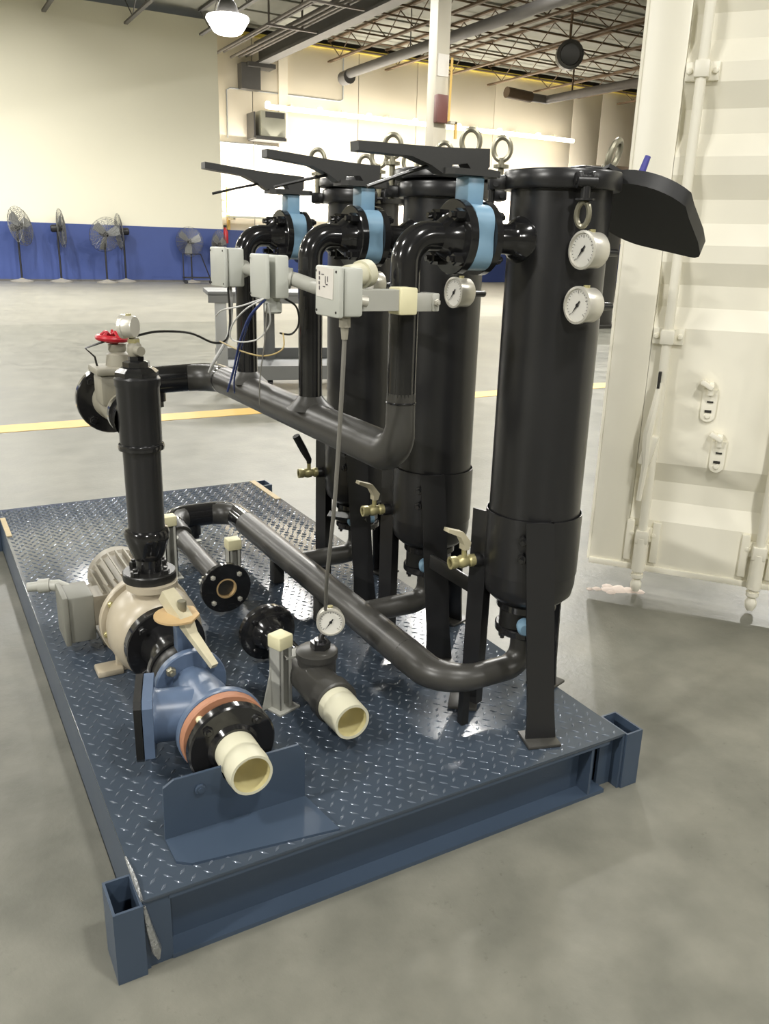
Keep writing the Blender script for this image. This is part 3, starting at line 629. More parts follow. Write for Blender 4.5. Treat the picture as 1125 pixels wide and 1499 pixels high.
def vessel(label, y, open_lid):
    t = Thing('filter_vessel', label, 'filter vessel', (TX, y, DZ), 'filter vessels on the skid', world=False)
    t.part('shell', MB().lathe([(0.104, 1.20), (0.104, 1.29), (0.1095, 1.29), (0.1095, 0.50), (0.1095, 0.40)], n=56), 'satin')
    t.part('bottom_cap', MB().lathe([(0.1096, 0.517), (0.1135, 0.515), (0.1135, 0.37), (0.108, 0.343), (0.09, 0.325), (0.05, 0.316), (0, 0.314)], n=48), 'satin')
    t.part('inside', MB().lathe([(0.104, 1.21), (0, 1.21)], n=32), 'dark')
    t.part('rim_flange', MB().lathe([(0.104, 1.278), (0.124, 1.278), (0.127, 1.282), (0.127, 1.312), (0.124, 1.316), (0.104, 1.316)], n=56, close=True), 'satin')
    # legs: angle irons flaring towards the deck
    def leg(top, foot, width, thick, tang):
        top = Vector(top); foot = Vector(foot); tg = Vector(tang).normalized(); nrm = Vector((tg.y, -tg.x, 0))
        mb = MB(); vs = []
        for (p, z, w) in ((foot, 0.006, width * 1.12), (foot.lerp(top, 0.14), 0.09, width), (top, top.z, width)):
            q = Vector((p.x, p.y, z))
            vs += [q - tg * w / 2, q + tg * w / 2, q + tg * w / 2 - nrm * thick, q - tg * w / 2 - nrm * thick]
        fs = [(0, 1, 2, 3), (11, 10, 9, 8)]
        for b0 in (0, 4):
            for k in range(4): k2 = (k + 1) % 4; fs.append((b0 + k, b0 + k2, b0 + 4 + k2, b0 + 4 + k))
        mb.add(vs, fs)
        # second flange of the angle
        e = -1
        vs = []
        for (p, z, w) in ((foot, 0.006, width * 1.0), (top, top.z, width)):
            q = Vector((p.x, p.y, z)) + tg * (w / 2)
            dpt = 0.03
            vs += [q, q - tg * thick, q - tg * thick - nrm * dpt, q - nrm * dpt]
        mb.add(vs, [(0, 1, 2, 3), (7, 6, 5, 4)] + [(k, (k + 1) % 4, 4 + (k + 1) % 4, 4 + k) for k in range(4)])
        o = t.part('leg', mb, 'satin', smooth=False)
        return o
    # front leg, left leg, rear right leg
    leg((-0.068, -0.106, 0.555), (-0.049, -0.155, 0), 0.068, 0.007, (0.93, -0.36, 0))
    leg((-0.112, 0.064, 0.545), (-0.108, 0.075, 0), 0.050, 0.007, (0.30, -0.95, 0))
    leg((0.125, 0.055, 0.545), (0.15, 0.066, 0), 0.06, 0.007, (-0.38, 0.92, 0))
    for fx, fy, a in ((-0.049, -0.150, -0.3), (-0.115, 0.085, 0.9), (0.15, 0.066, 0.3)):
        f = t.part('foot_plate', MB().box((fx, fy, 0.005), (0.085, 0.075, 0.008), Matrix.Rotation(a, 3, 'Z'), 0.002), 'greyblack')
    t.part('leg_gusset', MB().lathe([(0.1137, 0.40), (0.116, 0.40), (0.116, 0.552), (0.1137, 0.552)], n=48, close=True), 'satin')
    # nozzles
    t.part('side_nozzle', MB().lathe([(0.050, 0.0), (0.048, 0.014), (0.036, 0.03), (0.031, 0.04), (0.031, 0.10)], (-0.098, 0, 1.175), (-1, 0, 0), 24), 'black')
    f = t.part('nozzle_flange', MB().lathe([(0.031, -0.03), (0.043, -0.012), (0.050, 0.0), (0.073, 0.0), (0.075, 0.002), (0.075, 0.018), (0.02, 0.018)], (-0.202, 0, 1.175), (-1, 0, 0), 36), 'black')
    bolt_circle(t, (-0.202, 0, 1.175), (1, 0, 0), 0.058, 4, PI / 4, 0.011, 0.014, 'black', parent=None)
    t.part('outlet_nozzle', MB().cyl((0, 0, 0.32), (0, 0, 0.30), 0.031), 'black')
    t.part('outlet_flange', MB().lathe([(0.04, 0.325), (0.045, 0.315), (0.073, 0.315), (0.075, 0.313), (0.075, 0.297), (0, 0.297)], n=32), 'black')
    bolt_circle(t, (0, 0, 0.315), (0, 0, 1), 0.058, 4, 0.3, 0.011, 0.014, 'black')
    for bz in (0.51, 0.465):
        t.inst('bolt', hexbolt(0.012, 0.02, 'black'), (-0.088, -0.078, bz), (-0.75, -0.66, 0))
    t.part('drain_boss', MB().lathe([(0.03, 0), (0.026, 0.015), (0.017, 0.02), (0.017, 0.045), (0, 0.045)], (-0.085, 0.058, 0.415), (-1, 0.15, 0), 16), 'satin')
    if open_lid:
        # hanging swing bolt in front, raised one at the back right, hinge side lid flipped over
        for ang in (math.radians(-112),):
            lug(t, ang); c, s = math.cos(ang), math.sin(ang); p = Vector((0.150 * c, 0.150 * s, 1.288))
            o = t.part('swing_bolt', MB().cyl(p, p + Vector((0, 0, -0.036)), 0.010, n=10).cyl(p + Vector((0, 0, -0.032)), p + Vector((0, 0, -0.036)), 0.020, n=14).cyl(p + Vector((-0.02 * s, 0.02 * c, 0)) * 1, p + Vector((0.02 * s, -0.02 * c, 0)), 0.013, n=10), 'satin')
            t.part('eye_nut', MB().torus(p + Vector((-0.002, 0, -0.062)), (0.9, 0.4, 0), 0.0135, 0.0058, 22, 8, 1.75, (0, 0, 1)), 'zinc', o)
        for ang in (math.radians(150),):
            lug(t, ang); p = Vector((0.152 * math.cos(ang), 0.152 * math.sin(ang), 1.285))
            o = t.part('swing_bolt', MB().cyl(p, p + Vector((0, 0, -0.075)), 0.007, n=8), 'dark')
            t.part('eye_nut', MB().torus(p + Vector((0, 0, -0.105)), (0.6, 0.8, 0), 0.02, 0.007, 20, 8, 1.4, (0, 0, 1)), 'dark', o)
        p = Vector((0.128, 0.02, 1.32))
        o = t.part('swing_bolt', MB().cyl(p + Vector((-0.02, 0.0, -0.045)), p + Vector((0.012, 0, 0.02)), 0.009, n=10), 'zinc')
        t.part('eye_nut', MB().torus(p + Vector((0.030, -0.004, 0.045)), (-0.35, 0.9, 0.15), 0.019, 0.0075, 22, 8, 1.7, (0.5, 0, 0.85)), 'zinc', o)
        lug(t, math.radians(60))
        # lid: hinge near the +X rim, swung over and hanging
        el, az = math.radians(27.5), math.radians(-14.1)
        dl = Vector((math.cos(el) * math.cos(az), math.cos(el) * math.sin(az), -math.sin(el)))
        side = Matrix.Rotation(math.radians(-14), 3, dl) @ Vector((-math.sin(az), math.cos(az), 0)); nr = dl.cross(side).normalized()   # inner face normal
        cen = Vector((0.222, -0.035, 1.246))
        out = [(0.130 * math.cos(a), 0.127 * math.sin(a)) for a in [math.radians(84) + math.radians(226) * k / 26 for k in range(27)]] + [(0.172, -0.016), (0.178, -0.008), (0.178, 0.006), (0.170, 0.018), (0.13, 0.050), (0.05, 0.100)]
        out = [(p_[0], -p_[1]) for p_ in reversed(out)]
        lid = t.part('lid', MB().prism(out, cen - nr * 0.017, dl, side, 0.034), 'rubber', label='black lid swung open and hanging to the right')
        t.part('hinge_bar', MB().prism([(-0.145, -0.03), (-0.05, -0.05), (-0.05, 0.05), (-0.145, 0.03)], cen + nr * 0.014, dl, side, 0.010), 'satin', lid)
        bgp = cen + nr * 0.015 - dl * 0.03 + side * 0.03
        t.part('blue_grip', MB().sweep([bgp, bgp + Vector((0.022, 0, 0.05)), bgp + Vector((0.042, 0, 0.10))], [0.008, 0.009, 0.007], 10), 'bluegrip', lid, label='blue grip')
        t.part('hinge_block', MB().b(0.06, 0.14, 0.0, 0.05, 1.316, 1.336, 0.004), 'satin')
    else:
        t.part('lid', MB().lathe([(0, 1.352), (0.09, 1.352), (0.136, 1.346), (0.138, 1.342), (0.138, 1.326), (0.134, 1.322), (0.10, 1.318), (0, 1.318)], n=56), 'satin')
        for ang in (150, 60, -30, -100):
            lug(t, math.radians(ang)); eye_bolt_up(t, math.radians(ang), 1.275)
        t.part('hinge_block', MB().b(0.10, 0.165, -0.03, 0.03, 1.30, 1.35, 0.005), 'satin')
    return t.o
vessel('near black filter vessel with its lid swung open', TYS[0], True)
v2 = vessel('middle black filter vessel with its lid bolted shut', TYS[1], False)
v3 = copy_tree(v2); v3.location.y = TYS[2]; v3['label'] = 'farthest black filter vessel with its lid bolted shut'

# brace bars between legs
single('leg_brace', MB().b(0.925, 0.935, 0.315, 0.505, 0.475, 0.515, 0.002), 'dark', 'flat black brace bar beside the near vessel leg', 'brace', (0.93, 0.4, 0.475))
single('leg_brace', MB().sweep([(0.945, 1.170, 0.43), (1.005, 1.01, 0.455)], 0.015, 4), 'dark', 'flat black brace bar across the farthest vessel legs', 'brace', (0.96, 1.1, 0.40))

# ------------------------------------------------------------------ butterfly valves with lever handles
def wavy(R, amp, n=72, ph=0.0):
    return [((R + amp * math.cos(4 * a + ph)) * math.cos(a), (R + amp * math.cos(4 * a + ph)) * math.sin(a)) for a in [2 * PI * k / n for k in range(n)]]
def valve(label, y):
    t = Thing('butterfly_valve', label, 'valve', (0.797, y, 1.335), 'blue butterfly valves', world=False)
    t.part('body', MB().prism(wavy(0.070, 0.007, 72, PI), (-0.022, 0, 0), (0, 1, 0), (0, 0, 1), 0.044), 'bluev', ang=50)
    t.part('neck', MB().b(-0.020, 0.020, -0.024, 0.024, 0.06, 0.118, 0.004), 'bluev')
    t.part('top_plate', MB().prism([(-0.075, -0.022), (-0.06, -0.034), (0.045, -0.034), (0.062, -0.018), (0.062, 0.018), (0.045, 0.034), (-0.06, 0.034), (-0.075, 0.022)], (0, 0, 0.118), (1, 0, 0), (0, 1, 0), 0.012), 'handle', smooth=False)
    t.part('stem', MB().cyl((0, 0, 0.128), (0, 0, 0.17), 0.011, n=10), 'zinc')
    pf = [(0.035, 0.0), (0.035, 0.034), (-0.03, 0.034), (-0.09, 0.035), (-0.265, 0.043), (-0.265, 0.026), (-0.15, 0.018), (-0.105, 0.002), (-0.08, -0.012), (-0.065, -0.012), (-0.055, 0.004), (-0.02, 0.006), (-0.01, -0.006), (0.028, -0.006)]
    lv = t.part('lever', MB().prism([(p[0], p[1]) for p in pf], (0, 0.017, 0.136), (1, 0, 0), (0, 0, 1), 0.034), 'handle', smooth=False)
    t.part('trigger', MB().sweep([(-0.085, 0.0, 0.142), (-0.15, 0.004, 0.125), (-0.235, 0.01, 0.100)], 0.004, 6), 'dark', lv)
    t.part('locating_pin', MB().cyl((-0.05, 0.015, 0.13), (-0.05, 0.015, 0.150), 0.006, n=8), 'zinc')
    for k in range(4):
        a = PI / 4 + k * PI / 2
        t.part('stud', MB().cyl((-0.055, 0.062 * math.cos(a), 0.062 * math.sin(a)), (0.055, 0.062 * math.cos(a), 0.062 * math.sin(a)), 0.007, n=8), 'dark')
    return t.o
def tilt_lever(root, deg):   # lever pivots on the stem
    for ch in root.children:
        if ch.name.startswith('lever'):
            ch.matrix_local = Matrix.Translation((0, 0, 0.14)) @ Matrix.Rotation(math.radians(deg), 4, 'Y') @ Matrix.Translation((0, 0, -0.14))
b0 = valve('light blue butterfly valve with grey lever at the near vessel', TYS[0])
for y, lab, dg in ((TYS[1], 'light blue butterfly valve with grey lever at the middle vessel', 1.5), (TYS[2], 'light blue butterfly valve with grey lever at the farthest vessel', 2.2)):
    c = copy_tree(b0); c.location.y = y; c['label'] = lab; tilt_lever(c, dg)
tilt_lever(b0, -3.2)
def lower_valve(label, y):
    t = Thing('outlet_valve', label, 'valve', (TX, y, 0.4), 'outlet valves under the vessels', world=False)
    t.part('body', MB().prism(wavy(0.068, 0.006, 60), (0, 0, 0.011), (1, 0, 0), (0, 1, 0), 0.044), 'dark', ang=50)
    t.part('blue_boss', MB().lathe([(0.0, 0), (0.020, 0), (0.020, 0.022), (0.014, 0.03), (0.0, 0.032)], (-0.044, -0.052, 0.030), (-0.5, -0.86, 0), 18).cyl((-0.03, -0.07, 0.03), (0.02, -0.078, 0.03), 0.012, n=12), 'bluev')
    return t.o
l0 = lower_valve('blue rimmed outlet valve under the near vessel', TYS[0])
for y, lab in ((TYS[1], 'outlet valve under the middle vessel'), (TYS[2], 'outlet valve under the farthest vessel')):
    c = copy_tree(l0); c.location.y = y; c['label'] = lab

# ------------------------------------------------------------------ upper manifold
HX, HZ, RH, RP = 0.65, 0.88, 0.0445, 0.0305
t = Thing('upper_manifold', 'glossy black upper manifold with three risers to the vessels', 'pipe', (HX, 0.85, HZ - 0.045))
hdr = t.part('header', MB().pipe([(0.25, 1.20, HZ - 0.01), (0.25, 1.475, HZ - 0.01), (HX, 1.475, HZ), (HX, 0.225, HZ), (HX, 0.225, 1.02)], RH, [0.114, 0.114, 0.09], 28, 10, r_end=RP), 'greyblack')
t.part('elbow_section', MB().pipe([(0.25, 1.22, HZ - 0.01), (0.25, 1.475, HZ - 0.01), (HX, 1.475, HZ), (HX, 1.36, HZ)], RH + 0.0008, 0.114, 28, 10), 'black')
for k, y in enumerate(TYS):
    z0 = 1.0 if k == 0 else HZ + 0.02
    r = t.part('riser', MB().pipe([(HX, y, z0), (HX, y, 1.335), (0.757, y, 1.335)], RP, 0.080, 24, 12), 'black')
    if k: t.part('tee_saddle', MB().lathe([(0.062, 0), (0.050, 0.012), (0.038, 0.024), (RP, 0.034)], (HX, y, HZ + 0.026), (0, 0, 1), 24), 'greyblack', r)
    else: t.part('weld_ring', MB().torus((HX, y, 1.0), (0, 0, 1), RP, 0.0025, 28, 6), 'black', r)
    f = t.part('riser_flange', MB().lathe([(RP, -0.035), (0.043, -0.018), (0.050, 0.0), (0.073, 0.0), (0.075, 0.002), (0.075, 0.018), (0.02, 0.018)], (0.757, y, 1.335), (1, 0, 0), 36), 'black', r)
    bolt_circle(t, (0.757, y, 1.335), (-1, 0, 0), 0.060, 4, PI / 4, 0.013, 0.022, 'black', parent=r)
t.part('gate_flange', MB().disc((0.25, 1.205, HZ - 0.01), (0, 1, 0), 0.098, 0.026), 'black')
bolt_circle(t, (0.25, 1.192, HZ - 0.01), (0, -1, 0), 0.078, 4, PI / 4, 0.013, 0.014, 'black')
t.part('drain_plug', MB().cyl((0.46, 1.475, HZ - 0.04), (0.46, 1.475, HZ - 0.075), 0.022, n=10).cyl((0.46, 1.475, HZ - 0.075), (0.46, 1.475, HZ - 0.095), 0.014, n=6), 'black')

# ------------------------------------------------------------------ lower manifold
LX, LZ = 0.80, 0.288
t = Thing('lower_manifold', 'dark grey lower manifold running along the deck under the vessels', 'pipe', (LX, 0.9, DZ))
t.part('header', MB().pipe([(0.55, 1.63, 0.262), (0.55, 1.78, LZ), (LX, 1.78, LZ), (LX, 0.40, LZ)], RH, 0.10, 28, 10), 'greyblack')
t.part('far_elbow', MB().pipe([(0.55, 1.66, 0.266), (0.55, 1.78, LZ), (LX, 1.78, LZ), (LX, 1.60, LZ)], RH + 0.0008, 0.10, 28, 10), 'black')
pts = fillet([(LX, 0.44, LZ), (LX, 0.225, LZ), (1.04, 0.225, LZ), (1.04, 0.225, 0.395)], [0.10, 0.08], 10)
n_ = len(pts); t.part('branch', MB().sweep(pts, [RH] + [RH + (RP + 0.002 - RH) * min(1, k / 11) for k in range(1, n_)], 24), 'greyblack')
for y in TYS[1:]:
    t.part('branch', MB().pipe([(LX + 0.02, y, LZ), (1.04, y, LZ), (1.04, y, 0.395)], RP + 0.002, 0.085, 24, 10), 'greyblack')
for y in TYS:
    f = t.part('branch_flange', MB().disc((1.04, y, 0.399), (0, 0, 1), 0.075, 0.02), 'black')
    bolt_circle(t, (1.04, y, 0.389), (0, 0, -1), 0.058, 4, 0.3, 0.011, 0.014, 'black', parent=f)
t.part('plug', MB().cyl((0.648, 1.77, LZ - 0.03), (0.648, 1.77, LZ - 0.075), 0.022, n=10).cyl((0.648, 1.77, LZ - 0.07), (0.648, 1.77, LZ - 0.09), 0.014, n=6), 'black')
for y in (1.30, 0.93): t.part('support', MB().b(LX - 0.02, LX + 0.02, y - 0.02, y + 0.02, DZ + 0.002, LZ - 0.03, 0.002), 'greyblack')
t.part('support', MB().b(LX + 0.055, LX + 0.075, 0.215, 0.235, DZ + 0.002, LZ - 0.02), 'dark')

# ------------------------------------------------------------------ meter run: flanged pipe, gap, flanged tee with pale nipple
SX, SZ = 0.55, 0.25
t = Thing('flanged_pipe', 'dark pipe with an open black flange and tan lining facing the gap', 'pipe', (SX, 1.4, DZ))
t.part('tube', MB().cyl((SX, 1.13, SZ), (SX, 1.629, SZ + 0.012), 0.033), 'greyblack')
t.part('flange', MB().lathe([(0.034, 0), (0.081, 0), (0.083, 0.002), (0.083, 0.018), (0.081, 0.020), (0.05, 0.020), (0.042, 0.045), (0.034, 0.045)], (SX, 1.115, SZ), (0, 1, 0), 40, True), 'black')
t.part('lining', MB().lathe([(0.034, 0.001), (0.029, 0.001), (0.029, 0.10), (0.0, 0.10)], (SX, 1.113, SZ), (0, 1, 0), 28), 'tan', label='tan pipe lining')
bolt_circle(t, (SX, 1.115, SZ), (0, -1, 0), 0.062, 4, PI / 4, 0.0085, 0.006, 'chrome', name='bolt_head')
t = Thing('flanged_tee', 'black flanged tee with a pale nipple lying beside the guard bracket', 'pipe tee', (SX, 0.5, DZ))
t.part('flange', MB().lathe([(0.0, 0), (0.081, 0), (0.083, 0.002), (0.083, 0.018), (0.081, 0.020), (0.052, 0.024), (0.044, 0.04), (0.036, 0.05), (0, 0.05)], (SX, 0.775, SZ), (0, -1, 0), 40), 'black')
bolt_circle(t, (SX, 0.757, SZ), (0, -1, 0), 0.062, 4, PI / 4, 0.0085, 0.010, 'black', name='bolt_head')
t.part('tube', MB().cyl((SX, 0.74, SZ), (SX, 0.53, SZ), 0.036), 'black')
t.part('tee_body', MB().lathe([(0, 0), (0.048, 0), (0.05, 0.003), (0.05, 0.19), (0.056, 0.194), (0.056, 0.232), (0.052, 0.236), (0, 0.236)], (SX + 0.004, 0.555, SZ), (0, -1, 0), 32), 'greyblack')
t.part('tee_branch', MB().lathe([(0.05, 0.0), (0.05, 0.065), (0.054, 0.066), (0.054, 0.082), (0.045, 0.088), (0, 0.088)], (SX + 0.02, 0.47, SZ - 0.01), (0, 0, 1), 32), 'greyblack')
t.part('hex_bush', MB().cyl((SX + 0.03, 0.47, 0.325), (SX + 0.03, 0.47, 0.345), 0.026, n=6).cyl((SX + 0.03, 0.47, 0.345), (SX + 0.03, 0.47, 0.352), 0.016, n=14), 'black')
t.part('nipple', MB().lathe([(0.046, 0.0), (0.047, 0.03), (0.045, 0.034), (0.045, 0.040), (0.047, 0.044), (0.046, 0.06), (0.0445, 0.105), (0.038, 0.105), (0.038, 0.02), (0, 0.02)], (SX, 0.335, SZ), (0, -1, 0), 36), 'pvc', label='pale cream grooved nipple')
t.part('bore', MB().lathe([(0.0378, 0.104), (0.0378, 0.022), (0, 0.022)], (SX, 0.335, SZ), (0, -1, 0), 36), 'inner', label='yellowed pipe bore')

# ------------------------------------------------------------------ suction line in front of the pump
PX, PZ = 0.25, 0.29
t = Thing('suction_nipple', 'black flange with a short pale open nipple over the guard bracket', 'pipe flange', (PX, 0.2, DZ))
t.part('flange', MB().lathe([(0, 0), (0.050, 0), (0.056, 0.012), (0.092, 0.014), (0.096, 0.018), (0.096, 0.036), (0.092, 0.040), (0, 0.040)], (PX, 0.188, PZ), (0, 1, 0), 44), 'black')
t.part('nipple', MB().lathe([(0.045, 0.0), (0.0455, 0.04), (0.0425, 0.045), (0.0425, 0.052), (0.0455, 0.056), (0.047, 0.08), (0.0445, 0.105), (0.039, 0.105), (0.039, 0.01), (0, 0.01)], (PX, 0.195, PZ), (0, -1, 0), 40), 'pvc', label='pale cream open nipple')
t.part('bore', MB().lathe([(0.0388, 0.104), (0.0388, 0.012), (0, 0.012)], (PX, 0.195, PZ), (0, -1, 0), 40), 'inner', label='yellowed pipe bore')
bolt_circle(t, (PX, 0.203, PZ), (0, -1, 0), 0.076, 4, PI / 4, 0.011, 0.009, 'black', name='bolt_head')
t = Thing('y_strainer', 'steel blue cast strainer with a square cover and red-brown flange', 'strainer', (PX, 0.4, DZ))
t.part('primer_face', MB().disc((PX, 0.262, PZ), (0, 1, 0), 0.096, 0.022), 'copper', label='red-brown primed flange face')
t.part('front_flange', MB().disc((PX, 0.282, PZ), (0, 1, 0), 0.099, 0.018), 'bluep')
t.part('body', MB().lathe([(0.075, 0.0), (0.066, 0.025), (0.062, 0.05), (0.062, 0.12), (0.056, 0.17), (0.05, 0.21), (0, 0.21)], (PX, 0.288, PZ), (0, 1, 0), 32), 'bluep')
t.part('basket_housing', MB().lathe([(0.060, 0.0), (0.060, 0.12), (0.064, 0.128), (0, 0.128)], (PX + 0.01, 0.372, PZ - 0.005), (-0.96, 0.28, 0.0), 30), 'bluep')
ax = Vector((-0.96, 0.28, 0)).normalized(); sd = Vector((0.28, 0.96, 0)).normalized(); ctr = Vector((PX + 0.01, 0.372, PZ - 0.005)) + ax * 0.128
sq = [(-0.062, -0.076), (0.062, -0.076), (0.076, -0.062), (0.076, 0.062), (0.062, 0.076), (-0.062, 0.076), (-0.076, 0.062), (-0.076, -0.062)]
t.part('square_flange', MB().prism(sq, ctr, sd, (0, 0, 1), -0.022 if sd.cross(Vector((0, 0, 1))).dot(ax) < 0 else 0.022), 'bluep', smooth=False)
t.part('cover_plate', MB().prism(sq, ctr + ax * 0.024, sd, (0, 0, 1), -0.016 if sd.cross(Vector((0, 0, 1))).dot(ax) < 0 else 0.016), 'dark', smooth=False)
t.part('rear_flange', MB().disc((PX, 0.507, PZ), (0, 1, 0), 0.088, 0.022), 'bluep')
for k in range(4):
    a = PI / 4 + k * PI / 2; bp_ = (PX + 0.071 * math.cos(a), 0.496, PZ + 0.071 * math.sin(a)); t.inst('bolt', hexbolt(0.012, 0.014, 'zinc'), bp_, (0, -1, 0))
    q_ = (PX + 0.080 * math.cos(a), 0.238, PZ + 0.080 * math.sin(a)); t.part('stud', MB().cyl(q_, (q_[0], 0.262, q_[2]), 0.008, n=10), 'cap')
t = Thing('suction_valve', 'blue necked butterfly valve with a tan lever beside the pump', 'valve', (PX, 0.56, DZ))
t.part('body', MB().lathe([(0.04, 0), (0.078, 0), (0.080, 0.003), (0.080, 0.043), (0.078, 0.046), (0.04, 0.046)], (PX, 0.525, PZ), (0, 1, 0), 36, True), 'dark')
t.part('neck', MB().b(PX - 0.021, PX + 0.021, 0.530, 0.566, PZ + 0.07, PZ + 0.155, 0.004), 'bluep')
t.part('notch_plate', MB().prism([(0.055 * math.cos(a), 0.055 * math.sin(a)) for a in [math.radians(70) + math.radians(200) * k / 14 for k in range(15)]] + [(0.02, -0.055), (0.05, -0.02), (0.05, 0.03)], (PX - 0.012, 0.555, PZ + 0.16), (1, 0, 0), (0, 1, 0), 0.005), 'tan', smooth=False)
lv0 = Vector((0.228, 0.605, 0.492)); lv1 = Vector((0.287, 0.43, 0.376)); dv = (lv1 - lv0); sdv = Vector((-dv.y, dv.x, 0)).normalized(); upv = sdv.cross(dv).normalized()
if upv.z < 0: upv = -upv
mb = MB(); secs = [(0.0, 0.017, 0.016), (0.15, 0.019, 0.016), (0.42, 0.017, 0.012), (0.55, 0.012, 0.008), (1.0, 0.009, 0.006)]; vs = []
for f_, w_, h_ in secs:
    c_ = lv0 + dv * f_ + (Vector((0, 0, -0.012)) if f_ > 0.5 else Vector((0, 0, 0))); vs += [c_ - sdv * w_ - upv * h_, c_ + sdv * w_ - upv * h_, c_ + sdv * w_ + upv * h_, c_ - sdv * w_ + upv * h_]
fs = [(0, 1, 2, 3), (19, 18, 17, 16)]
for s_ in range(4):
    for k in range(4): fs.append((s_ * 4 + k, s_ * 4 + (k + 1) % 4, s_ * 4 + 4 + (k + 1) % 4, s_ * 4 + 4 + k))
t.part('lever', mb.add(vs, fs), 'lever', smooth=False)
t.part('stem', MB().cyl((PX, 0.55, PZ + 0.15), (PX, 0.55, PZ + 0.2), 0.011, n=10), 'zinc')
t = Thing('pump_spool', 'black flanged spool bolted to the face of the beige pump', 'pipe spool', (PX, 0.66, DZ))
t.part('front_flange', MB().disc((PX, 0.585, PZ), (0, 1, 0), 0.085, 0.022), 'black')
t.part('tube', MB().lathe([(0.055, 0), (0.062, 0.05), (0.062, 0.08), (0.07, 0.14)], (PX, 0.59, PZ), (0, 1, 0), 30), 'black')
t.part('rear_flange', MB().disc((PX, 0.735, PZ), (0, 1, 0), 0.105, 0.034), 'black')
for k in range(4):
    a = PI / 4 + k * PI / 2; t.inst('bolt', hexbolt(0.012, 0.014, 'black'), (PX + 0.085 * math.cos(a), 0.72, PZ + 0.085 * math.sin(a)), (0, -1, 0))

# ------------------------------------------------------------------ pump
t = Thing('pump', 'beige close-coupled pump with a finned motor at the left of the deck', 'pump', (PX, 1.0, DZ))
t.part('volute', MB().lathe([(0, 0), (0.085, 0), (0.105, 0.012), (0.122, 0.05), (0.125, 0.10), (0.118, 0.15), (0.1, 0.18), (0, 0.18)], (PX, 0.755, PZ), (0, 1, 0), 40), 'tanm')
adp = t.part('adapter_disc', MB().disc((PX, 0.935, PZ - 0.005), (0, 1, 0), 0.13, 0.022), 'tanm')
bolt_circle(t, (PX, 0.924, PZ - 0.005), (0, -1, 0), 0.117, 8, 0.2, 0.009, 0.010, 'brass', parent=adp)
t.part('bell', MB().lathe([(0.125, 0), (0.112, 0.03), (0.095, 0.075), (0.092, 0.09), (0, 0.09)], (PX, 0.946, PZ - 0.005), (0, 1, 0), 36), 'tanm')
t.part('discharge', MB().lathe([(0.06, 0), (0.05, 0.05), (0.048, 0.10), (0.068, 0.104), (0.068, 0.120), (0, 0.120)], (PX, 0.84, PZ + 0.025), (0, 0, 1), 30), 'tanm')
for sx in (-1, 1):
    t.part('foot', MB().b(PX + sx * 0.085, PX + sx * 0.155, 0.865, 0.925, DZ, DZ + 0.018, 0.004).b(PX + sx * 0.05, PX + sx * 0.10, 0.885, 0.905, DZ, PZ - 0.07, 0.003), 'tanm')
mot = t.part('motor_body', MB().lathe([(0, 0), (0.085, 0.0), (0.085, 0.24), (0.092, 0.245), (0.092, 0.28), (0.08, 0.31), (0, 0.315)], (PX, 1.03, PZ - 0.005), (0, 1, 0), 36), 'motor')
for k in range(26):
    a = 2 * PI * k / 26
    if 205 < math.degrees(a) < 335: continue
    R = Matrix.Rotation(-a, 3, 'Y')
    t.part('fin', MB().box(Vector((PX, 1.15, PZ - 0.005)) + R @ Vector((0.094, 0, 0)), (0.022, 0.20, 0.005), R), 'motor', mot, smooth=False)
t.part('motor_foot', MB().b(PX - 0.10, PX + 0.10, 1.06, 1.24, DZ, DZ + 0.012, 0.003).b(PX - 0.09, PX - 0.07, 1.06, 1.24, DZ, PZ - 0.03).b(PX + 0.07, PX + 0.09, 1.06, 1.24, DZ, PZ - 0.03), 'motor')
tb = t.part('terminal_box', MB().b(0.055, 0.125, 1.02, 1.145, 0.205, 0.345, 0.006), 'boxgrey')
t.part('box_cover', MB().b(0.040, 0.056, 1.015, 1.15, 0.20, 0.35, 0.005), 'boxgrey', tb)
t.part('box_neck', MB().b(0.12, 0.18, 1.04, 1.125, 0.24, 0.33), 'motor', tb)
t.part('conduit_elbow', MB().sweep([(0.075, 1.13, 0.33), (0.05, 1.16, 0.335), (0.02, 1.175, 0.335), (-0.03, 1.19, 0.332)], [0.016, 0.018, 0.015, 0.014], 12), 'conduit', tb)
t.part('gland', MB().cyl((0.0, 1.182, 0.333), (0.03, 1.172, 0.335), 0.021, n=10), 'conduit', tb)

# ------------------------------------------------------------------ discharge riser
RX, RY = 0.25, 0.86
t = Thing('discharge_riser', 'tall black discharge riser standing on the pump', 'pipe', (RX, RY, 0.42))
fl = t.part('base_flange', MB().disc((RX, RY, 0.446), (0, 0, 1), 0.071, 0.026), 'dark')
bolt_circle(t, (RX, RY, 0.459), (0, 0, 1), 0.055, 4, 0.6, 0.012, 0.013, 'dark', parent=fl)
t.part('neck', MB().cyl((RX, RY, 0.455), (RX, RY, 0.508), 0.034), 'black')
t.part('reducer', MB().lathe([(0.038, 0), (0.042, 0.008), (0.058, 0.055), (0.06, 0.075), (0.056, 0.082), (0.048, 0.085)], (RX, RY, 0.495), n=30), 'black')
t.part('tube', MB().cyl((RX, RY, 0.56), (RX, RY, 0.82), 0.047, 0.0485), 'satin')
t.part('coupling_ring', MB().lathe([(0.048, 0), (0.058, 0.002), (0.059, 0.010), (0.057, 0.016), (0.050, 0.02)], (RX, RY, 0.795), n=32), 'black')
t.part('tee', MB().lathe([(0.050, 0), (0.0535, 0.01), (0.054, 0.15), (0.057, 0.155), (0.057, 0.172), (0.052, 0.178), (0, 0.18)], (RX, RY, 0.808), n=32), 'satin')
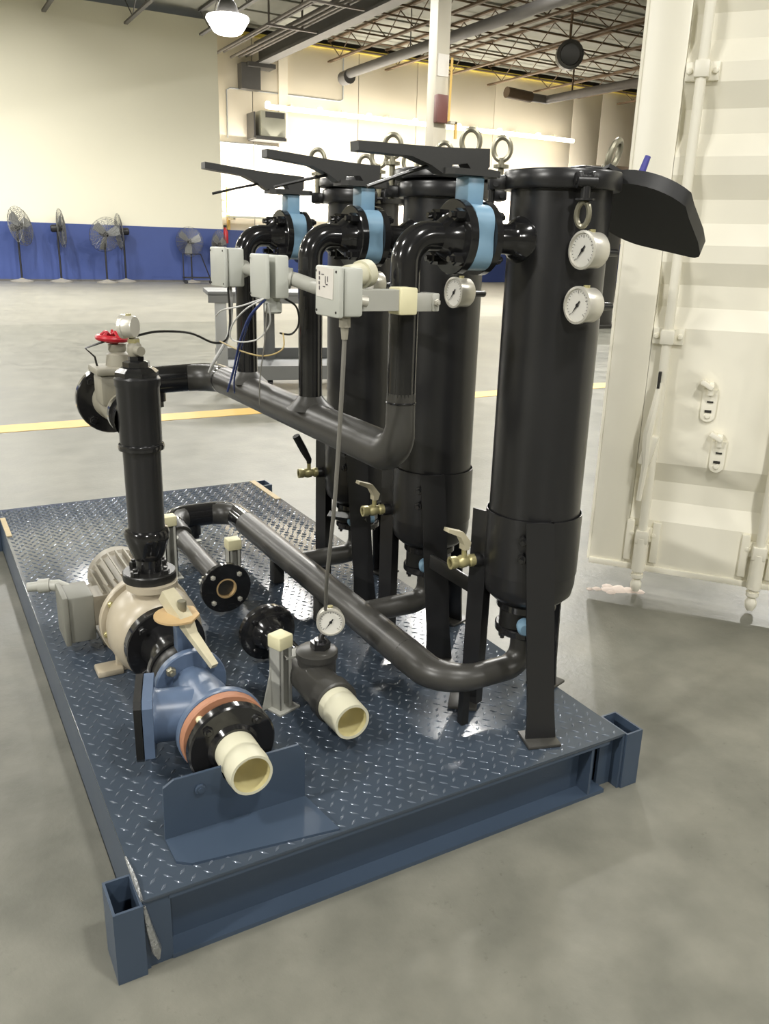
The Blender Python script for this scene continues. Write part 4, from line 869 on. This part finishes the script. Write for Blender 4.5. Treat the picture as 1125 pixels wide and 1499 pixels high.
t.part('tee_branch', MB().lathe([(0.058, 0), (0.052, 0.05), (0.050, 0.075), (0.056, 0.078), (0.056, 0.10), (0, 0.10)], (RX - 0.004, RY + 0.01, 0.87), (0, 1, 0), 28), 'black')
t.part('cap', MB().lathe([(0.055, 0), (0.055, 0.012), (0.042, 0.022), (0.034, 0.024), (0.034, 0.036), (0.022, 0.04), (0, 0.04)], (RX, RY, 0.985), n=8), 'black', smooth=False)
t.part('bushing', MB().cyl((RX, RY, 1.02), (RX, RY, 1.035), 0.020, n=6), 'black')

# gate valve between tee and manifold flange
GY = 1.07
t = Thing('gate_valve', 'grey gate valve with a small red handwheel behind the discharge riser', 'valve', (PX, GY, 0.77))
t.part('body', MB().lathe([(0.055, -0.10), (0.055, -0.085), (0.048, -0.07), (0.052, 0.0), (0.048, 0.075), (0.055, 0.09), (0.055, 0.12)], (PX, GY, HZ - 0.01), (0, 1, 0), 30), 'valvegrey')
t.part('bonnet', MB().b(PX - 0.06, PX + 0.06, GY - 0.05, GY + 0.05, HZ + 0.0, HZ + 0.085, 0.012), 'valvegrey')
t.part('bonnet_flange', MB().b(PX - 0.07, PX + 0.07, GY - 0.06, GY + 0.06, HZ + 0.085, HZ + 0.105, 0.006), 'valvegrey')
t.part('gland', MB().lathe([(0.034, 0), (0.03, 0.035), (0.021, 0.042), (0.024, 0.047), (0.024, 0.062), (0, 0.062)], (PX, GY, HZ + 0.10), n=16), 'valvegrey')
wh = t.part('handwheel', MB().torus((PX - 0.012, GY, HZ + 0.178), (0.08, 0, 1), 0.036, 0.0085, 26, 8).torus((PX - 0.012, GY, HZ + 0.172), (0.08, 0, 1), 0.012, 0.008, 14, 6), 'red')
for k in range(5):
    a = 2 * PI * k / 5; t.part('spoke', MB().sweep([(PX - 0.012, GY, HZ + 0.183), (PX - 0.012 + 0.018 * math.cos(a), GY + 0.018 * math.sin(a), HZ + 0.195), (PX - 0.012 + 0.036 * math.cos(a), GY + 0.036 * math.sin(a), HZ + 0.180)], 0.005, 6), 'red', wh)
t.part('stem', MB().cyl((PX - 0.004, GY, HZ + 0.155), (PX - 0.012, GY, HZ + 0.185), 0.010, n=8), 'zinc')
t.part('tie_wire', MB().sweep([(PX + 0.02, GY - 0.03, HZ + 0.19), (PX - 0.05, GY - 0.02, HZ + 0.168), (PX - 0.085, GY - 0.01, HZ + 0.155), (PX - 0.06, GY, HZ + 0.13), (PX - 0.055, GY, HZ + 0.10)], 0.003, 5), 'dark')

# ------------------------------------------------------------------ pressure gauges
def gauge(label, c, facing, R=0.037, depth=0.036, group='pressure gauges', stem=None, stem_m='dark', needle=-2.2):
    c = Vector(c); f = Vector(facing).normalized(); t = Thing('pressure_gauge', label, 'gauge', c, group)
    x, y, a = frame_of(f, (0, 0, 1))
    case = t.part('case', MB().lathe([(0, -depth), (R * 0.9, -depth), (R * 0.98, -depth + 0.004), (R * 0.98, -0.008), (R * 1.06, -0.006), (R * 1.06, 0.002), (R * 0.93, 0.003), (R * 0.9, -0.002), (0, -0.002)], c, f, 32), 'chrome')
    dl = t.part('dial', MB().lathe([(R * 0.9, -0.0015), (0, -0.001)], c, f, 32), 'dial', case)
    mb = MB()
    for k in range(21):
        an = math.radians(225 - 270 * k / 20); u = x * math.cos(an) + y * math.sin(an); w = x * -math.sin(an) + y * math.cos(an)
        r1 = R * (0.66 if k % 5 == 0 else 0.74); r2 = R * 0.82; hw = 0.0006
        mb.add([c + u * r1 - w * hw, c + u * r2 - w * hw, c + u * r2 + w * hw, c + u * r1 + w * hw], [(0, 1, 2, 3)])
    t.part('scale_marks', mb, 'needle', dl, smooth=False)
    u = x * math.cos(needle) + y * math.sin(needle); w = x * -math.sin(needle) + y * math.cos(needle); n0 = c + f * 0.0012
    t.part('needle', MB().add([n0 - u * R * 0.3 - w * 0.0016, n0 - u * R * 0.3 + w * 0.0016, n0 + w * 0.002, n0 + u * R * 0.72, n0 - w * 0.002], [(0, 4, 3, 2, 1)]).disc(n0, f, 0.004, 0.001, 10), 'needle', case, smooth=False)
    t.part('fill_plug', MB().cyl(c + Vector((0, 0, R * 0.95)) - f * depth * 0.5, c + Vector((0, 0, R * 1.12)) - f * depth * 0.5, 0.007, n=10), 'brass', case)
    if stem:
        t.part('stem', MB().sweep([Vector(p) for p in stem], 0.008, 10), stem_m)
    return t
for k, y in enumerate(TYS):
    who = ('near', 'middle', 'farthest')[k]
    for z, pos in ((1.317, 'upper'), (1.207, 'lower')):
        gx, gy = TX - 0.058, y - 0.148
        gauge('%s round pressure gauge on the side of the %s vessel' % (pos, who), (gx, gy, z), (-1, -0.05, 0), 0.0365, 0.045, stem=[(gx + 0.04, gy, z - 0.004), (gx + 0.095, gy + 0.002, z - 0.004), (gx + 0.106, gy + 0.016, z - 0.004), (gx + 0.106, gy + 0.052, z - 0.004)], stem_m='satin')
gauge('round pressure gauge on top of the discharge riser', (0.225, RY + 0.005, 1.108), (-0.75, 0.66, 0), 0.028, 0.032, stem=[(0.246, RY, 1.03), (0.246, RY, 1.062), (0.243, RY, 1.10)], stem_m='brass')
t = Thing('gauge_cock', 'small grey needle valve under the riser gauge', 'valve', (0.25, RY, 1.035))
t.part('body', MB().lathe([(0, 0), (0.014, 0), (0.019, 0.012), (0.017, 0.028), (0.012, 0.036), (0.012, 0.045), (0, 0.045)], (0.248, RY, 1.035), n=14), 'valvegrey')
t.part('nut', MB().cyl((0.247, RY, 1.068), (0.247, RY, 1.078), 0.015, n=6), 'brass'); t.part('handle', MB().cyl((0.25, RY - 0.015, 1.05), (0.256, RY - 0.034, 1.05), 0.012, n=12), 'valvegrey')
gauge('round pressure gauge on the flanged tee', (0.60, 0.452, 0.402), (-0.35, -0.9, 0.05), 0.0345, 0.034, stem=[(0.58, 0.47, 0.345), (0.585, 0.472, 0.36), (0.602, 0.472, 0.375)])

# ------------------------------------------------------------------ drain cocks at the vessel bottoms
def drain(label, y, black_handle):
    o = Vector((0.935, y + 0.062, 0.577))
    t = Thing('drain_valve', label, 'valve', o, 'drain valves at the vessel bottoms')
    t.part('body', MB().lathe([(0.016, 0), (0.016, 0.012), (0.012, 0.016), (0.015, 0.022), (0.017, 0.036), (0.013, 0.046), (0.016, 0.05), (0.016, 0.066), (0.010, 0.066), (0.010, 0.03), (0, 0.03)], o + Vector((-0.022, 0, 0)), (-1, 0.12, 0), 16), 'brass')
    t.part('nipple', MB().cyl(o + Vector((0.02, 0, 0)), o + Vector((-0.024, 0, 0)), 0.012), 'satin')
    s0 = o + Vector((-0.052, 0, 0.014)); t.part('stem', MB().cyl(s0, s0 + Vector((0, 0, 0.022)), 0.007, n=8), 'brass')
    a = s0 + Vector((0, 0, 0.02))
    if black_handle: t.part('handle', MB().sweep([a, a + Vector((0.0, 0, 0.012)), a + Vector((-0.022, -0.004, 0.05)), a + Vector((-0.05, -0.006, 0.10))], [0.008, 0.010, 0.013, 0.013], 8), 'rubber')
    else: t.part('handle', MB().prism([(0.006, 0), (0.012, 0.018), (-0.012, 0.048), (-0.055, 0.062), (-0.058, 0.054), (-0.020, 0.036), (-0.008, 0.014), (-0.008, 0)], a + Vector((0, 0.011, 0)), (1, 0, 0), (0, 0, 1), 0.022), 'lever', smooth=False)
drain('brass drain valve with a pale lever at the near vessel', TYS[0], False)
drain('brass drain valve with a pale lever at the middle vessel', TYS[1], False)
drain('brass drain valve with a black grip at the farthest vessel', TYS[2], True)

# ------------------------------------------------------------------ strut posts with cream caps
def strut(label, x, y, ztop, rz=0.0, leanx=0.0):
    t = Thing('strut_post', label, 'support post', (x, y, DZ), 'strut posts with cream caps', world=False); t.o.rotation_euler.z = rz
    h = ztop - DZ; s = 0.0205; mb = MB()
    mb.b(-s, s, s - 0.003, s, 0.006, h - 0.02).b(-s, -s + 0.003, -s, s, 0.006, h - 0.02).b(s - 0.003, s, -s, s, 0.006, h - 0.02).b(-s, -s + 0.011, -s, -s + 0.003, 0.006, h - 0.02).b(s - 0.011, s, -s, -s + 0.003, 0.006, h - 0.02)
    t.part('channel', mb, 'strut', smooth=False)
    t.part('end_cap', MB().b(-s - 0.003, s + 0.003, -s - 0.003, s + 0.003, h - 0.036, h, 0.004), 'cap')
    t.part('foot_plate', MB().b(-0.035, 0.035, -0.035, 0.035, 0.0, 0.006, 0.001), 'strut')
    return t
strut('strut post with cream cap behind the discharge riser', 0.475, 1.50, 0.395)
strut('strut post with cream cap behind the open flange', 0.615, 1.23, 0.375)
t = strut('nearest strut post with cream cap beside the flanged tee', 0.484, 0.505, 0.372, 0.35)
t.part('side_fin', MB().prism([(-0.02, 0.0), (-0.05, 0.0), (-0.024, 0.09), (-0.02, 0.13)], (0, 0.018, 0.006), (1, 0, 0), (0, 0, 1), 0.004), 'strut', smooth=False)
t.part('side_fin', MB().prism([(0.02, 0.0), (0.045, 0.0), (0.024, 0.09), (0.02, 0.13)], (0, 0.018, 0.006), (1, 0, 0), (0, 0, 1), 0.004), 'strut', smooth=False)
def clamp(label, y, xs):
    t = Thing('pipe_clamp', label, 'clamp', (SX, y, SZ), 'pipe clamps on the flanged pipe')
    t.part('band', MB().lathe([(0.034, -0.011), (0.038, -0.011), (0.038, 0.011), (0.034, 0.011)], (SX, y, SZ + 0.004), (0, 1, 0), 28, True), 'strut')
    for sx in (-1, 1): t.part('ear', MB().b(SX + sx * 0.036, SX + sx * 0.062, y - 0.011, y + 0.011, SZ + 0.002, SZ + 0.007).b(SX + sx * 0.036, SX + sx * 0.062, y - 0.011, y + 0.011, SZ - 0.008, SZ - 0.003), 'strut')
    t.part('bolt', MB().cyl((SX - 0.05, y, SZ - 0.016), (SX - 0.05, y, SZ + 0.018), 0.005, n=6), 'zinc')
clamp('pipe clamp near the open flange', 1.20, 1); clamp('pipe clamp at the far end of the flanged pipe', 1.58, -1)
t = Thing('tee_bracket', 'small grey angle clip between strut post and flanged tee', 'bracket', (0.515, 0.51, 0.27))
t.part('plate', MB().b(0.493, 0.55, 0.49, 0.53, 0.302, 0.308), 'strut')

# ------------------------------------------------------------------ junction boxes on the risers
def jbox(label, x0, x1, y0, y1, z0, z1, gap):
    t = Thing('junction_box', label, 'junction box', ((x0 + x1) / 2, (y0 + y1) / 2, z0), 'grey junction boxes on the risers')
    t.part('case', MB().b(x0 + 0.012 + gap, x1, y0, y1, z0, z1, 0.006), 'jbox')
    R = Matrix.Rotation(-gap * 4.0, 3, 'Z')
    lid = t.part('cover', MB().box((x0 + 0.005, (y0 + y1) / 2, (z0 + z1) / 2), (0.012, y1 - y0 + 0.004, z1 - z0 + 0.004), R, 0.005), 'jbox')
    for sy in (y0 + 0.008, y1 - 0.008):
        for sz in (z0 + 0.008, z1 - 0.008): t.part('screw', MB().disc((x0 - 0.0015, sy, sz), (1, 0, 0), 0.0025, 0.002, 8, 0.0005), 'gap', lid)
    return t, lid
A, lidA = jbox('grey junction box with a paper note, nearest the viewer', 0.456, 0.508, 0.135, 0.235, 1.185, 1.274, 0.0)
A.part('paper_note', MB().box((0.4545, 0.190, 1.245), (0.0015, 0.072, 0.055), Matrix.Rotation(0.05, 3, 'X')), 'paper', lidA, label='paper note with faint handwriting')
mb = MB()
for k, (yy, zz, w_, h_) in enumerate(((0.212, 1.262, 0.004, 0.006), (0.212, 1.253, 0.004, 0.006), (0.213, 1.244, 0.004, 0.006), (0.212, 1.235, 0.003, 0.007), (0.198, 1.260, 0.010, 0.0015), (0.186, 1.250, 0.002, 0.014), (0.180, 1.242, 0.008, 0.002), (0.176, 1.252, 0.002, 0.010), (0.192, 1.238, 0.008, 0.0015))):
    mb.b(0.4528, 0.4534, yy - w_ / 2, yy + w_ / 2, zz - h_ / 2, zz + h_ / 2)
A.part('handwriting', mb, 'ink', lidA, smooth=False)
A.part('gland', MB().cyl((0.482, 0.160, 1.187), (0.482, 0.160, 1.165), 0.0115, n=8).cyl((0.482, 0.160, 1.165), (0.482, 0.160, 1.142), 0.008, 0.006, n=10), 'valvegrey')
A.part('side_knob', MB().cyl((0.506, 0.148, 1.215), (0.521, 0.148, 1.213), 0.011, n=10), 'chrome')
B, lidB = jbox('grey junction box with its cover ajar and loose wires', 0.490, 0.547, 0.575, 0.685, 1.191, 1.288, 0.010)
B.part('gland', MB().cyl((0.524, 0.62, 1.193), (0.524, 0.62, 1.181), 0.016, n=16).lathe([(0.018, 0), (0.022, 0.004), (0.022, 0.022), (0.018, 0.028), (0, 0.028)], (0.524, 0.62, 1.155), n=8), 'jbox')
Cb, lidC = jbox('grey junction box at the far riser, leftmost of the three', 0.543, 0.602, 1.02, 1.14, 1.195, 1.299, 0.0)
for nm, lab, pts, r in (('conduit_pipe', 'bent grey conduit between the open box and the box with the note', [(0.546, 0.60, 1.238), (0.565, 0.59, 1.235), (0.578, 0.50, 1.222), (0.565, 0.36, 1.222), (0.495, 0.236, 1.228)], 0.0165),
                        ('conduit_pipe', 'short grey conduit leaving the leftmost junction box', [(0.601, 1.05, 1.245), (0.612, 1.03, 1.243), (0.605, 0.86, 1.238), (0.535, 0.687, 1.238)], 0.0165)):
    t = Thing(nm, lab, 'conduit', pts[0], 'conduits between the junction boxes')
    t.part('tube', MB().sweep(fillet(pts, 0.05, 6), r, 16), 'conduit')
    p0, p1 = Vector(pts[0]), Vector(pts[1]); dd = (p1 - p0).normalized()
    t.part('lock_nut', MB().cyl(p0 - dd * 0.002, p0 + dd * 0.016, 0.024, n=12), 'conduit')
# arm from near riser to the box
t = Thing('strut_bracket', 'horizontal strut arm with cream cap clamped to the near riser', 'support arm', (0.62, 0.17, 1.19))
t.part('channel', MB().b(0.508, 0.625, 0.155, 0.196, 1.194, 1.234, 0.001), 'strut', smooth=False)
t.part('end_cap', MB().b(0.597, 0.637, 0.150, 0.199, 1.186, 1.238, 0.004), 'cap')
t.part('clamp_strip', MB().b(0.637, 0.695, 0.180, 0.190, 1.190, 1.226, 0.002).b(0.688, 0.705, 0.176, 0.230, 1.190, 1.226, 0.003), 'strut')
t.inst('bolt', hexbolt(0.007, 0.006, 'chrome'), (0.697, 0.176, 1.208), (0, -1, 0))
t = Thing('cable_connector', 'pale round cable connector behind the box with the note', 'connector', (0.57, 0.27, 1.25))
t.part('body', MB().cyl((0.508, 0.205, 1.255), (0.555, 0.228, 1.260), 0.022, n=18), 'pvc'); t.part('ring', MB().cyl((0.548, 0.224, 1.259), (0.568, 0.234, 1.262), 0.027, n=18), 'pvc')
t.part('tip', MB().cyl((0.566, 0.233, 1.262), (0.59, 0.245, 1.260), 0.012, 0.006, n=12), 'dark')

# cables and wires
def wire(label, pts, r, m, name='cable', cat='cable', group=None):
    P = [Vector(p) for p in pts]; out = []
    for i in range(len(P) - 1):   # catmull-rom
        p0, p1, p2, p3 = P[max(i - 1, 0)], P[i], P[i + 1], P[min(i + 2, len(P) - 1)]
        for k in range(6):
            s = k / 6; out.append(0.5 * ((2 * p1) + (p2 - p0) * s + (2 * p0 - 5 * p1 + 4 * p2 - p3) * s * s + (3 * p1 - p0 - 3 * p2 + p3) * s ** 3))
    out.append(P[-1]); single(name, MB().sweep(out, r, 7), m, label, cat, tuple(P[0]), group)
wire('long grey cable hanging from the noted box to the tee gauge', [(0.482, 0.160, 1.145), (0.483, 0.17, 1.05), (0.494, 0.21, 0.88), (0.505, 0.25, 0.75), (0.535, 0.34, 0.58), (0.588, 0.458, 0.437)], 0.0045, 'cable')
wire('dark cable running from the riser gauge to the leftmost box', [(0.255, RY, 1.085), (0.32, 0.90, 1.090), (0.42, 0.96, 1.078), (0.50, 1.01, 1.045), (0.545, 1.03, 1.05), (0.562, 1.04, 1.10), (0.562, 1.05, 1.197)], 0.0032, 'dark', 'sensor_cable')
wire('short pale cable dropping from the leftmost box', [(0.572, 1.06, 1.197), (0.57, 1.05, 1.13), (0.555, 1.04, 1.06), (0.52, 1.06, 0.99), (0.515, 1.1, 0.95)], 0.005, 'wirewhite', 'sensor_cable')
w0 = (0.498, 0.585, 1.196)
wire('blue wires hanging from the open junction box', [w0, (0.47, 0.63, 1.15), (0.475, 0.72, 1.08), (0.485, 0.80, 1.00), (0.49, 0.87, 0.93)], 0.003, 'wireblue', 'loose_wire', 'wire')
wire('thin blue wire looping under the open junction box', [w0, (0.475, 0.64, 1.145), (0.485, 0.74, 1.06), (0.50, 0.84, 0.97), (0.52, 0.90, 0.92)], 0.0022, 'wireblue', 'loose_wire', 'wire')
wire('white wire looping left under the open junction box', [w0, (0.455, 0.62, 1.165), (0.44, 0.68, 1.12), (0.45, 0.70, 1.085), (0.49, 0.65, 1.09), (0.51, 0.61, 1.13), (0.50, 0.59, 1.18)], 0.002, 'wirewhite', 'loose_wire', 'wire')
wire('white wire stretched toward the leftmost riser', [w0, (0.46, 0.66, 1.17), (0.46, 0.80, 1.15), (0.50, 0.98, 1.12)], 0.002, 'wirewhite', 'loose_wire', 'wire')
wire('tan wire strung across below the open junction box', [(0.50, 0.95, 1.055), (0.48, 0.72, 1.055), (0.50, 0.62, 1.055), (0.53, 0.58, 1.075), (0.54, 0.60, 1.11)], 0.002, 'wiretan', 'loose_wire', 'wire')
wire('thin grey wire hanging straight below the open junction box', [(0.50, 0.60, 1.18), (0.498, 0.61, 1.10), (0.495, 0.64, 1.0), (0.50, 0.66, 0.93)], 0.0016, 'cable', 'loose_wire', 'wire')
wire('dark looped wire right of the open junction box', [(0.545, 0.60, 1.19), (0.575, 0.60, 1.17), (0.585, 0.61, 1.13), (0.57, 0.62, 1.105), (0.54, 0.62, 1.108)], 0.0025, 'dark', 'loose_wire', 'wire')
